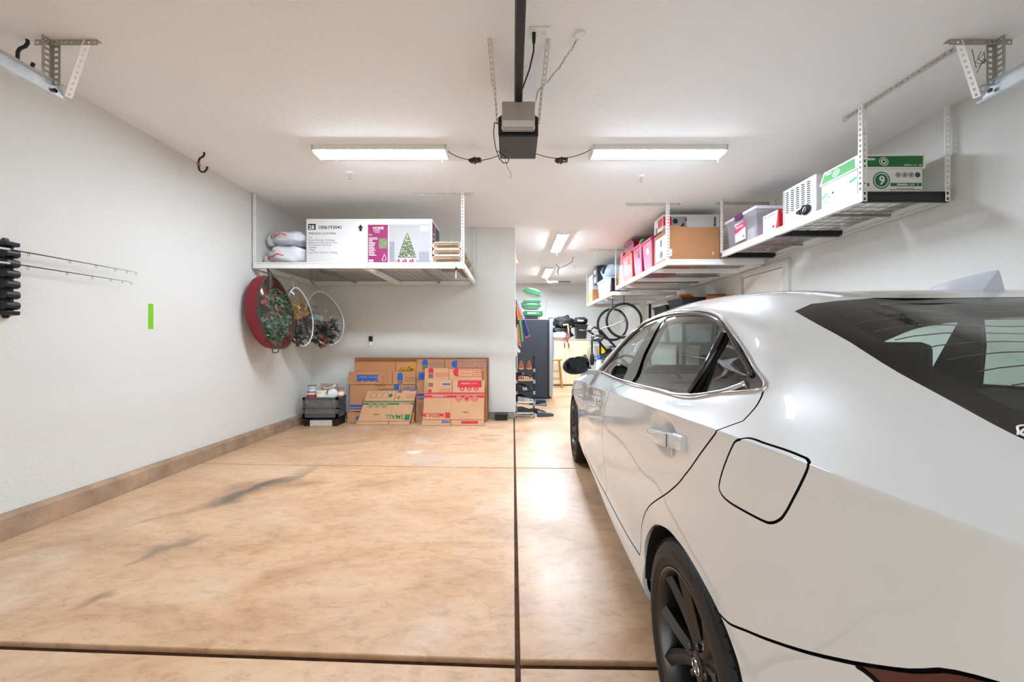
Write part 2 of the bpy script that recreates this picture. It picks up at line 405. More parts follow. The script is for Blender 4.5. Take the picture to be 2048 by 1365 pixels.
# ---- car body surface: key longitudinal curves, (y, s, z) tables ----
CAR_ST=[-0.96,-0.90,-0.80,-0.62,-0.45,-0.28,-0.12,0.05,0.25,0.50,0.80,1.15,1.50,1.75,1.95,2.15,2.40,2.80,3.15,3.40,3.58,3.66]
CAR_K=[
[(0.62,0.27),(0.7,0.25),(0.76,0.24),(0.8,0.23),(0.81,0.22),(0.81,0.21),(0.81,0.2),(0.8,0.2),(0.83,0.205),(0.835,0.205),(0.838,0.205),(0.838,0.205),(0.83,0.205),(0.825,0.205),(0.82,0.205),(0.81,0.205),(0.79,0.2),(0.79,0.2),(0.76,0.2),(0.7,0.2),(0.58,0.21),(0.4,0.22)],
[(0.68,0.36),(0.76,0.35),(0.82,0.34),(0.86,0.33),(0.875,0.32),(0.88,0.31),(0.885,0.31),(0.885,0.31),(0.892,0.29),(0.894,0.28),(0.894,0.27),(0.89,0.265),(0.88,0.26),(0.875,0.255),(0.873,0.255),(0.874,0.255),(0.874,0.27),(0.882,0.27),(0.85,0.27),(0.77,0.27),(0.63,0.28),(0.44,0.29)],
[(0.7,0.46),(0.78,0.455),(0.84,0.45),(0.878,0.44),(0.893,0.43),(0.899,0.42),(0.9,0.41),(0.9,0.4),(0.888,0.395),(0.88,0.385),(0.877,0.375),(0.875,0.37),(0.873,0.365),(0.872,0.36),(0.872,0.355),(0.873,0.355),(0.88,0.36),(0.89,0.37),(0.86,0.37),(0.78,0.37),(0.64,0.37),(0.45,0.37)],
[(0.71,0.64),(0.79,0.64),(0.85,0.64),(0.885,0.65),(0.898,0.66),(0.903,0.66),(0.904,0.66),(0.902,0.65),(0.896,0.64),(0.893,0.62),(0.892,0.6),(0.893,0.59),(0.892,0.58),(0.889,0.58),(0.886,0.58),(0.883,0.58),(0.878,0.58),(0.882,0.58),(0.86,0.57),(0.78,0.56),(0.64,0.54),(0.45,0.52)],
[(0.715,0.84),(0.795,0.85),(0.853,0.86),(0.89,0.87),(0.902,0.87),(0.905,0.87),(0.904,0.86),(0.9,0.85),(0.896,0.84),(0.894,0.82),(0.891,0.79),(0.889,0.77),(0.887,0.75),(0.884,0.74),(0.882,0.73),(0.881,0.72),(0.888,0.71),(0.899,0.7),(0.86,0.67),(0.76,0.64),(0.62,0.61),(0.44,0.58)],
[(0.715,1),(0.795,1.015),(0.853,1.028),(0.893,1.033),(0.905,1.03),(0.907,1.02),(0.905,1.01),(0.902,0.999),(0.897,0.985),(0.89,0.968),(0.886,0.945),(0.883,0.922),(0.881,0.9),(0.88,0.888),(0.88,0.878),(0.878,0.868),(0.88,0.85),(0.881,0.81),(0.82,0.765),(0.71,0.725),(0.58,0.69),(0.42,0.66)],
[(0.66,1.045),(0.72,1.06),(0.765,1.073),(0.795,1.085),(0.805,1.098),(0.808,1.098),(0.81,1.082),(0.812,1.058),(0.814,1.038),(0.816,1.02),(0.818,1.006),(0.82,0.992),(0.822,0.98),(0.823,0.97),(0.822,0.96),(0.815,0.948),(0.79,0.915),(0.765,0.87),(0.71,0.815),(0.63,0.765),(0.52,0.72),(0.38,0.68)],
[(0.58,1.055),(0.645,1.073),(0.695,1.088),(0.725,1.105),(0.725,1.135),(0.735,1.165),(0.75,1.18),(0.757,1.18),(0.758,1.18),(0.76,1.18),(0.764,1.17),(0.774,1.14),(0.786,1.08),(0.795,1.03),(0.795,0.99),(0.775,0.966),(0.73,0.935),(0.69,0.89),(0.63,0.835),(0.55,0.785),(0.46,0.735),(0.34,0.69)],
[(0.5,1.06),(0.565,1.078),(0.62,1.094),(0.655,1.117),(0.655,1.162),(0.665,1.222),(0.685,1.27),(0.685,1.308),(0.678,1.332),(0.672,1.345),(0.675,1.335),(0.695,1.294),(0.735,1.182),(0.757,1.091),(0.755,1.02),(0.72,0.982),(0.66,0.95),(0.6,0.905),(0.54,0.85),(0.47,0.8),(0.39,0.75),(0.3,0.7)],
[(0.43,1.062),(0.49,1.08),(0.55,1.097),(0.592,1.122),(0.597,1.178),(0.598,1.244),(0.6,1.306),(0.603,1.346),(0.603,1.367),(0.602,1.38),(0.606,1.378),(0.628,1.342),(0.675,1.235),(0.7,1.144),(0.69,1.062),(0.65,1),(0.58,0.962),(0.52,0.915),(0.46,0.86),(0.4,0.805),(0.33,0.755),(0.25,0.705)],
[(0.23,1.064),(0.27,1.083),(0.3,1.101),(0.32,1.127),(0.325,1.192),(0.325,1.252),(0.325,1.313),(0.326,1.358),(0.326,1.383),(0.326,1.398),(0.328,1.399),(0.34,1.374),(0.36,1.294),(0.37,1.215),(0.37,1.13),(0.35,1.05),(0.31,0.975),(0.28,0.925),(0.25,0.868),(0.21,0.813),(0.17,0.76),(0.13,0.71)],
[(0,1.065),(0,1.084),(0,1.102),(0,1.128),(0,1.196),(0,1.255),(0,1.316),(0,1.361),(0,1.388),(0,1.404),(0,1.407),(0,1.384),(0,1.314),(0,1.241),(0,1.165),(0,1.082),(0,0.98),(0,0.928),(0,0.87),(0,0.815),(0,0.762),(0,0.711)],
]
NC=len(CAR_K); CREASE=5
def _herm(xs,vs,x):
    n=len(xs)
    if x<=xs[0]: x=xs[0]
    if x>=xs[-1]: x=xs[-1]
    i=0
    while i<n-2 and x>xs[i+1]: i+=1
    h=xs[i+1]-xs[i]; u=(x-xs[i])/h
    d=(vs[i+1]-vs[i])/h
    if i>0:
        h0=xs[i]-xs[i-1]; d0=(vs[i]-vs[i-1])/h0; m0=(d0*h+d*h0)/(h+h0)
    else: m0=d
    if i<n-2:
        h1=xs[i+2]-xs[i+1]; d1=(vs[i+2]-vs[i+1])/h1; m1=(d*h1+d1*h)/(h+h1)
    else: m1=d
    u2=u*u;u3=u2*u
    return (2*u3-3*u2+1)*vs[i]+(u3-2*u2+u)*h*m0+(-2*u3+3*u2)*vs[i+1]+(u3-u2)*h*m1
_sec={}
def section(y):
    k=round(y,4)
    if k not in _sec:
        _sec[k]=[(_herm(CAR_ST,[p[0] for p in c],k),_herm(CAR_ST,[p[1] for p in c],k)) for c in CAR_K]
    return _sec[k]
def _cr(pts,u):
    # chord-length hermite through pts at parameter u in [0,len-1]
    n=len(pts); i=min(int(u),n-2); f=u-i
    def ch(a,b): return max(1e-5,math.hypot(pts[a][0]-pts[b][0],pts[a][1]-pts[b][1]))
    h=ch(i,i+1); out=[]
    for k in (0,1):
        d=(pts[i+1][k]-pts[i][k])/h
        if i>0:
            h0=ch(i-1,i); d0=(pts[i][k]-pts[i-1][k])/h0; m0=(d0*h+d*h0)/(h+h0)
        else: m0=d
        if i<n-2:
            h1=ch(i+1,i+2); d1=(pts[i+2][k]-pts[i+1][k])/h1; m1=(d*h1+d1*h)/(h+h1)
        else: m1=0.0 if (k==1 and i==n-2 and n>6) else d
        f2=f*f;f3=f2*f
        out.append((2*f3-3*f2+1)*pts[i][k]+(f3-2*f2+f)*h*m0+(-2*f3+3*f2)*pts[i+1][k]+(f3-f2)*h*m1)
    return out
def surf(y,t):
    """t in [0,NC-1]; returns (s,y,z), s = distance left of the centre line"""
    sec=section(y)
    if t<=CREASE: a=_cr(sec[:CREASE+1],max(0,t))
    else: a=_cr(sec[CREASE:],min(t,NC-1)-CREASE)
    return a[0],y,a[1]
# ================================================================== CAR
def smooth_line(pts, n=5, closed=False):
    out = []; k = len(pts)
    for i in range(k if closed else k - 1):
        p = [pts[(i + j) % k] if closed else pts[min(max(i + j, 0), k - 1)] for j in (-1, 0, 1, 2)]
        for q in range(n):
            u = q / n
            out.append(tuple(.5 * ((2 * p[1][c]) + (p[2][c] - p[0][c]) * u + (2 * p[0][c] - 5 * p[1][c] + 4 * p[2][c] - p[3][c]) * u * u + (3 * p[1][c] - p[0][c] - 3 * p[2][c] + p[3][c]) * u ** 3) for c in (0, 1)))
    if not closed: out.append(tuple(pts[-1]))
    return out
CHROME = [(-0.2392, 6.161), (-0.1461, 6.733), (-0.0504, 7.203), (0.0835, 7.629), (0.1761, 7.801), (0.3092, 7.894), (0.5039, 7.972), (0.7619, 8.24), (1.0019, 8.243), (1.1758, 7.801), (1.4372, 7.398), (1.6725, 6.813), (1.7293, 6.235), (0.9054, 5.892), (0.416, 5.871), (0.1061, 5.744), (-0.0487, 5.945)]
GREAR = [(0.6735, 7.869), (0.4484, 7.798), (0.2947, 7.758), (0.1952, 7.68), (0.1205, 7.579), (0.0696, 7.468), (0.1133, 5.969), (0.2343, 5.883), (0.4427, 6.004), (0.7873, 6.048)]
GQTR = [(0.0407, 7.369), (-0.0135, 7.189), (-0.1009, 6.757), (-0.1334, 6.542), (-0.1446, 6.31), (-0.1169, 6.14), (-0.0546, 6.074), (0.093, 5.978)]
GFRONT = [(1.6436, 6.286), (1.3909, 7.275), (1.1232, 7.606), (0.9719, 7.775), (0.8165, 7.837), (0.7701, 7.822), (1.0072, 6.275), (1.0005, 6.045), (1.2618, 6.088)]
RWEDGE = [(-0.1185, 8.453), (-0.2666, 8.079), (-0.426, 7.649), (-0.5468, 7.272), (-0.6384, 6.815)]
RWIN = [(-0.2067, 9.025), (-0.2609, 8.735), (-0.3969, 8.457), (-0.5149, 8.028), (-0.5802, 7.78)]
RSHUT = [(-0.2444, 6.108), (-0.2785, 5.722), (-0.2969, 5.353), (-0.2523, 4.951), (-0.1742, 4.534), (-0.0722, 3.988), (0.0413, 3.59), (0.2062, 3.109), (0.3217, 2.752), (0.3959, 2.39), (0.4164, 2.003), (0.4127, 1.805)]
BSHUT = [(0.8856, 5.812), (0.9852, 5.367), (1.0348, 4.914), (1.1363, 4.323), (1.1728, 3.719), (1.167, 3.228), (1.1646, 2.718), (1.1579, 2.351), (1.0147, 1.689)]
BOT = [(0.6244, 1.672), (0.9611, 1.617), (1.505, 1.475)]
ARCH = [(0.3472, 1.806), (0.3595, 2.147), (0.3128, 2.439), (0.2183, 2.742), (0.1444, 2.887), (0.0503, 2.991), (-0.0459, 3.004), (-0.1312, 2.967), (-0.2024, 2.912), (-0.263, 2.841), (-0.3118, 2.732), (-0.3466, 2.589)]
FUEL = [(-0.3312, 4.927), (-0.3515, 4.995), (-0.3661, 5.061), (-0.3869, 5.079), (-0.4171, 5.073), (-0.4706, 5.085), (-0.504, 5.079), (-0.5152, 5.07), (-0.5254, 5.022), (-0.5252, 4.955), (-0.5107, 4.778), (-0.4909, 4.563), (-0.4781, 4.43), (-0.4637, 4.314), (-0.441, 4.212), (-0.414, 4.165), (-0.333, 4.093), (-0.2944, 4.083), (-0.2736, 4.116), (-0.2652, 4.204), (-0.2813, 4.454), (-0.3071, 4.724)]
BUMP = [(-0.2651, 2.838), (-0.2837, 2.849), (-0.3183, 2.898), (-0.4066, 3.103), (-0.5025, 3.369), (-0.5945, 3.652), (-0.6607, 3.878), (-0.7198, 4.125)]
LAMP = [(-0.5965, 3.645), (-0.6248, 3.674)]
HAND = [(0.2183, 4.377), (-0.0841, 4.528), (-0.0947, 4.639), (1.4905, 4.474), (1.1597, 4.538)]
HCUP = [(0.2485, 4.194), (0.1447, 4.669), (0.0381, 4.86), (-0.0231, 4.798)]

CUPS = [(.105, .925, .135, .062, .022), (1.35, .835, .125, .058, .02)]       # recesses behind the door handles
def lift(y, t):
    s, yy, z = surf(y, t)
    for cy, cz, ry, rz, d in CUPS:
        r2 = ((y - cy) / ry) ** 2 + ((z - cz) / rz) ** 2
        if r2 < 1 and t < 6: s -= d * (1 - r2) ** 1.2
    return s, z
def lift_n(y, t):
    e = .004; te = .02
    y0, y1 = max(-.96, y - e), min(3.66, y + e); t0, t1 = max(0, t - te), min(NC - 1, t + te)
    a = lift(y0, t); b = lift(y1, t); c = lift(y, t0); d = lift(y, t1)
    vy = Vector((-(b[0] - a[0]), y1 - y0, b[1] - a[1])); vt = Vector((-(d[0] - c[0]), 0, d[1] - c[1]))
    n = vt.cross(vy)
    if n.length < 1e-9: return Vector((0, 0, 1))
    n.normalize()
    if n.x > .05 and n.z < .2: n = -n
    return n
def build_car(loc, psi):
    paint = mat('pearl_white_paint', (210, 212, 211), 0.34, coat=1.0)
    gloss = mat('gloss_black_trim', (6, 6, 7), 0.12, coat=.5)
    chrome = mat('satin_chrome', (205, 205, 208), 0.16, 1.0)
    tint = glass_mat('tinted_side_glass', (.62, .71, .66), 1.7)
    tint_f = glass_mat('front_side_glass', (.74, .82, .78), 1.3)
    tint_r = glass_mat('rear_glass', (.74, .83, .78), 1.0)
    frit = mat('black_glass_border', (7, 7, 6), 0.2, coat=.15)
    liner = mat('dark_cabin_lining', (20, 20, 21), 0.85)
    seat_m = mat('black_leather', (24, 24, 25), 0.55)
    paint.node_tree.nodes['Principled BSDF'].inputs['Specular IOR Level'].default_value = .15
    frit.node_tree.nodes['Principled BSDF'].inputs['Specular IOR Level'].default_value = .2
    car = thing('car', 'white four-door sedan with dark wheels parked on the right', 'car', loc, -psi)
    KT = .11
    edge_m = mat('shut_line_shade', (14, 14, 15), .8)  # near-black panel flanges: the shade inside the gaps put into colour
    def scale_t(y, t):
        a = surf(y, max(0, t - .03)); b = surf(y, min(NC - 1, t + .03))
        return max(.02, math.hypot(a[0] - b[0], a[2] - b[2]) / (min(NC - 1, t + .03) - max(0, t - .03)))
    rear_top = [(.4127, 1.805), (.52, 1.72)] + BOT[:2]
    sh_r = smooth_line(RSHUT[:3], 5)[:-1] + smooth_line(RSHUT[2:4], 5)[:-1] + smooth_line(RSHUT[3:], 5)
    sh_b = smooth_line(BSHUT[:-1] + [(1.13, 1.95), (1.11, 1.59)], 5)
    bot_r = smooth_line(rear_top + [(1.11, 1.59)], 4)
    bot_f = smooth_line([(1.11, 1.59), BOT[2], (1.8, 1.44), (2.03, 1.45)], 4)
    sh_f = smooth_line([(2.03, 1.45), (2.07, 2.2), (2.09, 3.2), (2.06, 4.2), (1.97, 5.1), (1.85, 5.75), (1.775, 6.1)], 5)
    fuel = smooth_line(FUEL, 4, True)
    bump = smooth_line(BUMP[:6], 5)
    lamp_top = smooth_line([BUMP[5], BUMP[6], BUMP[7], (-.80, 4.33), (-.96, 4.55)], 4)
    lamp_bot = smooth_line([(-.5965, 3.645), (-.6248, 3.66), (-.70, 3.60), (-.80, 3.5), (-.96, 3.25)], 4)
    trunk = smooth_line([(-.655, 6.75), (-.75, 6.55), (-.86, 6.45), (-.96, 6.4)], 4)
    deck = [(-.69, 7.1), (-.70, 8), (-.705, 9.5), (-.705, 11)]
    hoodl = smooth_line([(1.95, 6.35), (2.2, 6.2), (2.6, 6.15), (3.0, 6.1), (3.3, 6.1)], 5)
    bumpf = [(3.3, 6.1), (3.25, 5), (3.2, 4), (3.18, 3), (3.18, 2.2)]
    hoodf = [(3.3, 6.1), (3.36, 8), (3.38, 11)]
    cowl = [(1.95, 6.35), (2.1, 8), (2.3, 9.5), (2.36, 11)]
    archr = [(.325, .0), (.33, .9), (.345, 1.5)] + ARCH + [(-.37, 2.3), (-.385, 1.8), (-.375, 1.2), (-.36, .9), (-.35, .0)]
    archr = [(.325, -.5)] + smooth_line(archr, 4) + [(-.35, -.5)]
    ca = []
    for k in range(33):
        a = -.35 + (PI + .7) * k / 32
        ca.append((2.81 + .365 * math.cos(a), .318 + .365 * math.sin(a)))
    def t_of(y, z):
        lo, hi = 0.0, 6.0
        for _ in range(30):
            m = (lo + hi) / 2
            if surf(y, m)[2] < z: lo = m
            else: hi = m
        return (lo + hi) / 2
    archf = [(y, t_of(y, max(z, .21))) for y, z in ca]; archf = [(archf[0][0], -.5)] + archf + [(archf[-1][0], -.5)]
    chrome_o = smooth_line(CHROME, 4, True)
    g_rear = smooth_line(GREAR[:6], 4) + GREAR[6:]
    g_qtr = smooth_line(GQTR, 4)
    g_front = smooth_line(GFRONT[:6], 4) + GFRONT[6:]
    backl = [(-.085, 11), (-.085, 10.2), (-.095, 9.6), (-.108, 9.0)] + smooth_line(RWEDGE, 4) + [(-.672, 7.4), (-.682, 9), (-.685, 11)]
    clear = [(-.135, 11.2), (-.135, 10.2), (-.15, 9.5)] + smooth_line([(-.19, 9.12)] + RWIN[1:], 4) + [(-.625, 8.2), (-.635, 9.5), (-.635, 11.2)]
    wind = [(1.36, 11), (1.35, 10.3), (1.31, 9.6), (1.30, 9.35), (1.5, 9.2), (1.75, 9.12), (1.95, 9.1), (2.1, 9.25), (2.22, 9.6), (2.31, 10.2), (2.33, 11)]
    GAPW = .0024
    gaps = [(sh_r, False), (sh_b, False), (bot_r, False), (bot_f, False), (sh_f, False), (fuel, True), (bump, False), (lamp_top, False), (lamp_bot, False), (trunk, False), (deck, False), (hoodl, False), (bumpf, False), (hoodf, False), (cowl, False)]
    V = []; E = []
    def addpts(pts, closed):
        n0 = len(V)
        for p in pts: V.append(Vector((p[0], min(max(p[1], 0), NC - 1) * KT)))
        for i in range(len(pts) - 1): E.append((n0 + i, n0 + i + 1))
        if closed: E.append((n0 + len(pts) - 1, n0))
    ribbons = []
    for pts, closed in gaps:
        L, Rr = [], []; n = len(pts)
        for i in range(n):
            a = pts[(i - 1) % n] if (closed or i) else pts[0]; b = pts[(i + 1) % n] if (closed or i < n - 1) else pts[-1]
            sc = scale_t(*pts[i]); d = Vector((b[0] - a[0], (b[1] - a[1]) * sc))
            if d.length < 1e-9: d = Vector((1, 0))
            d.normalize(); q = Vector((-d.y, d.x)) * GAPW
            L.append((pts[i][0] + q.x, pts[i][1] + q.y / sc)); Rr.append((pts[i][0] - q.x, pts[i][1] - q.y / sc))
        addpts(L, closed); addpts(Rr, closed); ribbons.append((L, Rr, closed))
    for pl in (archr, archf): addpts(pl[1:-1], False)
    for pl in (chrome_o, g_rear, g_qtr, g_front, backl, wind): addpts(pl, True)
    addpts(clear, False)
    for tt in (4.975, 5.0, 5.025): addpts([(-.955 + 4.61 * i / 240, tt) for i in range(241)], False)      # keep the shoulder crease crisp
    # grid
    ts = []
    for i in range(NC - 1):
        k = 6 if i < CREASE else (8 if i in (5, 6, 7, 8) else 6)
        ts += [i + j / k for j in range(k)]
    ts += [4.93, 4.975, 5.025, 5.07, float(NC - 1)]
    ts = sorted(set(round(x, 4) for x in ts))
    ysr = [-.96 + 4.62 * i / 165 for i in range(166)]
    for y in ysr:
        for t in ts: V.append(Vector((y, t * KT)))
    for cy, cz, ry, rz, d in CUPS:
        for i in range(-14, 15):
            for j in range(-9, 10):
                V.append(Vector((cy + i * ry / 12.3, t_of(cy, cz + j * rz / 8.3) * KT)))
    ov, oe, of, *_ = delaunay_2d_cdt(V, E, [], 0, 1e-6)
    yt = [(v.x, min(v.y / KT, NC - 1)) for v in ov]
    POS = []; NRM = []
    for y, t in yt:
        s, z = lift(y, t); POS.append(Vector((-s, y, z))); NRM.append(lift_n(y, t))
    def inside(poly):
        xs = [p[0] for p in poly]; bb = (min(xs), max(xs), min(p[1] for p in poly), max(p[1] for p in poly)); n = len(poly)
        def f(x, y):
            if x < bb[0] or x > bb[1] or y < bb[2] or y > bb[3]: return False
            r = False; j = n - 1
            for i in range(n):
                xi, yi = poly[i]; xj, yj = poly[j]
                if (yi > y) != (yj > y) and x < (xj - xi) * (y - yi) / (yj - yi) + xi: r = not r
                j = i
            return r
        return f
    rib = []
    for L, Rr, closed in ribbons:
        n = len(L)
        for i in range(n if closed else n - 1):
            j = (i + 1) % n; rib.append(inside([L[i], L[j], Rr[j], Rr[i]]) if False else (L[i], L[j], Rr[j], Rr[i]))
    cells = {}
    for q in rib:
        f = inside(list(q)); x0, x1 = min(p[0] for p in q), max(p[0] for p in q); y0, y1 = min(p[1] for p in q), max(p[1] for p in q)
        for a in range(int(x0 * 20) - 1, int(x1 * 20) + 2):
            for b in range(int(y0 * 2) - 1, int(y1 * 2) + 2): cells.setdefault((a, b), []).append(f)
    in_gap = lambda x, y: any(f(x, y) for f in cells.get((int(x * 20), int(y * 2)), ()))
    P_ar, P_af = inside(archr), inside(archf + [])
    door_r = sh_r + bot_r[1:] + list(reversed(sh_b))[1:] + [(.65, 5.88), (.416, 5.871), (.25, 5.80), (.1061, 5.744), (.03, 5.83), (-.0487, 5.945)]
    door_f = list(reversed(sh_b)) + [(1.2, 6.0), (1.5, 6.13), (1.7293, 6.235), (1.775, 6.1)] + list(reversed(sh_f))[1:] + list(reversed(bot_f))[1:]
    regs = [('side_window_rear', inside(g_rear)), ('quarter_window', inside(g_qtr)), ('side_window_front', inside(g_front)), ('window_frame', inside(chrome_o)),
            ('fuel_door', inside(fuel)), ('rear_door', inside(door_r)), ('front_door', inside(door_f)), ('rear_window', inside(clear)), ('rear_window_border', inside(backl)), ('windscreen', inside(wind)),
            ('tail_lamp', inside(lamp_top + list(reversed(lamp_bot)))),
            ('rear_bumper', inside(bump + lamp_bot[1:] + [(-.97, -.1), (-.2, -.1), (-.2, 2.8)])),
            ('boot_lid', inside([(-.655, 6.75)] + trunk[1:] + [(-.97, 6.4), (-.97, 11.1)] + list(reversed(deck)))),
            ('bonnet', inside(hoodl + hoodf[1:] + [(2.36, 11.1)] + list(reversed(cowl))[1:])),
            ('front_bumper', lambda y, t: y > 3.18 and (y > 3.38 or (t < 6.1 and inside_b(y, t)) or y > 3.36)),
            ('side_skirt', lambda y, t: t < 1.82 and .36 < y < 2.2 and t < 1.9),
            ('front_fender', inside([(2.03, 0)] + sh_f + [(1.95, 6.35)] + hoodl[1:] + bumpf[1:] + [(3.18, 0)]))]
    def inside_b(y, t):
        for (a, b) in zip(bumpf, bumpf[1:]):
            if b[1] <= t <= a[1]: return y > a[0] + (b[0] - a[0]) * (t - a[1]) / (b[1] - a[1])
        return y > 3.18
    P = {}; inner = []; arch_e = set()
    for f in of:
        cx = sum(yt[i][0] for i in f) / 3; ct = sum(yt[i][1] for i in f) / 3
        if P_ar(cx, ct) or P_af(cx, ct):
            for a, b_ in ((f[0], f[1]), (f[1], f[2]), (f[2], f[0])): arch_e.add((min(a, b_), max(a, b_)))
            continue
        r = None
        for nme, fn in regs[:3]:
            if fn(cx, ct): r = nme
        if r is None and regs[7][1](cx, ct): r = 'rear_window'
        if r is None and regs[9][1](cx, ct): r = 'windscreen'
        if r is None:
            inner.append(f)
            if in_gap(cx, ct): continue
            for nme, fn in regs[3:]:
                if fn(cx, ct): r = nme; break
        P.setdefault(r or 'body_shell', []).append(f)
    def panel(name, tris, material, parent, sides=(1,), off=0.0, flange=.012, flip=False):
        vs, fs, ns, nfl = [], [], [], []
        for sd in sides:
            mp = {}
            for f in tris:
                q = []
                for i in f:
                    if i not in mp:
                        p = POS[i] + NRM[i] * off; n = NRM[i]
                        mp[i] = len(vs); vs.append((p.x * sd, p.y, p.z)); ns.append(Vector((n.x * sd, n.y, n.z)))
                    q.append(mp[i])
                a, b, c = (Vector(vs[k]) for k in q)
                if (b - a).cross(c - a).dot(ns[q[0]]) < 0: q.reverse()
                fs.append(tuple(q))
            if flange:
                cnt = {}
                for f in tris:
                    for a, b in ((f[0], f[1]), (f[1], f[2]), (f[2], f[0])):
                        k = (min(a, b), max(a, b)); cnt[k] = cnt.get(k, 0) + 1
                for (a, b), c in cnt.items():
                    if c == 1 and not (yt[a][1] > NC - 1.01 and yt[b][1] > NC - 1.01):
                        base = len(vs)
                        for i in (a, b):
                            p = POS[i] + NRM[i] * off; p2 = p - NRM[i] * (.016 if (a, b) in arch_e else flange)
                            vs.append((p.x * sd, p.y, p.z)); vs.append((p2.x * sd, p2.y, p2.z))
                        e = POS[b] - POS[a]; fn = e.cross(NRM[a]).normalized(); fn = Vector((fn.x * sd, fn.y, fn.z))
                        ns += [fn] * 4; fs.append((base, base + 1, base + 3, base + 2))
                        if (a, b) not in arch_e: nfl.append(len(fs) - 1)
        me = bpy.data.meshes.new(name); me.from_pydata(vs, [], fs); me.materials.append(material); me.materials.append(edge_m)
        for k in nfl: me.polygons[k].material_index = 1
        me.polygons.foreach_set('use_smooth', [True] * len(fs))
        me.normals_split_custom_set_from_vertices([tuple(-n) if flip else tuple(n) for n in ns])
        o = bpy.data.objects.new(name, me); COL.objects.link(o); o.parent = parent
        return o
    lampm = mat('red_lamp_lens', (70, 3, 6), 0.2, coat=.25)
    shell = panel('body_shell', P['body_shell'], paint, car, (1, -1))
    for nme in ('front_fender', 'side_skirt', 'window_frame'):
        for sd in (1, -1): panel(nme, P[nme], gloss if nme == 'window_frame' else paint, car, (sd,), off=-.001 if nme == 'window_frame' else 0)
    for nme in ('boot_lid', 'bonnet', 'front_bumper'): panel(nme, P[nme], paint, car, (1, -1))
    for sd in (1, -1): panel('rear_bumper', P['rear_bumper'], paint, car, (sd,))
    lamps = [panel('tail_lamp', P['tail_lamp'], lampm, car, (sd,), off=-.003) for sd in (1, -1)]
    for lp in lamps: lp['label'] = 'dark red tail lamp lens'
    fd = panel('fuel_door', P['fuel_door'], paint, car); fd['label'] = 'rounded square fuel filler flap'
    doors = {}
    for nme, gl, gm in (('rear_door', 'side_window_rear', tint), ('front_door', 'side_window_front', tint_f)):
        for sd in (1, -1):
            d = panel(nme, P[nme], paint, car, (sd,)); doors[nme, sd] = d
            panel('side_window', P[gl], gm, d, (sd,), off=-.004, flange=0)
    for sd in (1, -1): panel('quarter_window', P['quarter_window'], tint, car, (sd,), off=-.004, flange=0)
    rw = panel('rear_window', P['rear_window'], tint_r, car, (1, -1), off=-.001, flange=0)
    panel('black_border', P['rear_window_border'], frit, rw, (1, -1), off=-.001, flange=.006)
    panel('windscreen', P['windscreen'], glass_mat('windscreen_glass', (.80, .90, .85), 1.0), car, (1, -1), flange=0)
    # lining inside the shell (pillars, roof, doors)
    panel('cabin_lining', inner, liner, car, (1, -1), off=-.02, flange=0)
    # chrome frame round the side windows
    def on(y, t, off=0.0):
        s, z = lift(y, t); n = lift_n(y, t); return Vector((-s, y, z)) + n * off
    for sd in (1, -1):
        ring = [on(y, t, .001) for y, t in smooth_line(CHROME, 6, True)]
        ring = [Vector((p.x * sd, p.y, p.z)) for p in ring]
        MB().tube(ring, .0052, 8, closed=True).build('chrome_trim', chrome, car, smooth='all')
        b = MB()
        bel = [on(y, t, .0) for y, t in smooth_line([(-.16, 6.27), (-.1, 6.06), (-.04, 5.99), (.1, 5.86), (.24, 5.83), (.42, 5.94), (.9, 5.98), (1.3, 6.05), (1.62, 6.22)], 5)]
        MB().tube([Vector((p.x * sd, p.y, p.z)) for p in bel], .009, 8).build('belt_trim', chrome, car, smooth='all')
        top = [on(y, t, .0) for y, t in smooth_line([(-.16, 6.5), (-.115, 6.75), (-.02, 7.2), (.055, 7.47), (.12, 7.62), (.2, 7.72), (.3, 7.8), (.45, 7.86), (.66, 7.95), (.8, 8.0), (.98, 7.95), (1.14, 7.68), (1.4, 7.33), (1.66, 6.45)], 5)]
        MB().tube([Vector((p.x * sd, p.y, p.z)) for p in top], .007, 8).build('window_seal', gloss, car, smooth='all')
        div = [on(y, t, .002) for y, t in ((.062, 7.42), (.08, 6.7), (.105, 5.98))]
        MB().tube([Vector((p.x * sd, p.y, p.z)) for p in div], .012, 8).build('window_divider', gloss, car, smooth='all')
        # B pillar cover
        q = [(.765, 7.84), (.685, 7.86), (.80, 6.03), (1.0, 6.03)]
        b = MB()
        def strip(u): return ((q[1][0] + (q[2][0] - q[1][0]) * u, q[1][1] + (q[2][1] - q[1][1]) * u), (q[0][0] + (q[3][0] - q[0][0]) * u, q[0][1] + (q[3][1] - q[0][1]) * u))
        for i in range(13):
            l, r = strip(i / 12)
            for u in range(5):
                yy = l[0] + (r[0] - l[0]) * u / 4; tt = l[1] + (r[1] - l[1]) * u / 4
                p = on(yy, tt, .003); b.v.append((p.x * sd, p.y, p.z))
        for i in range(12):
            for u in range(4): b.f.append((i * 5 + u, i * 5 + u + 1, (i + 1) * 5 + u + 1, (i + 1) * 5 + u)); b.mi.append(0)
        b.build('pillar_cover', gloss, car, smooth='all')
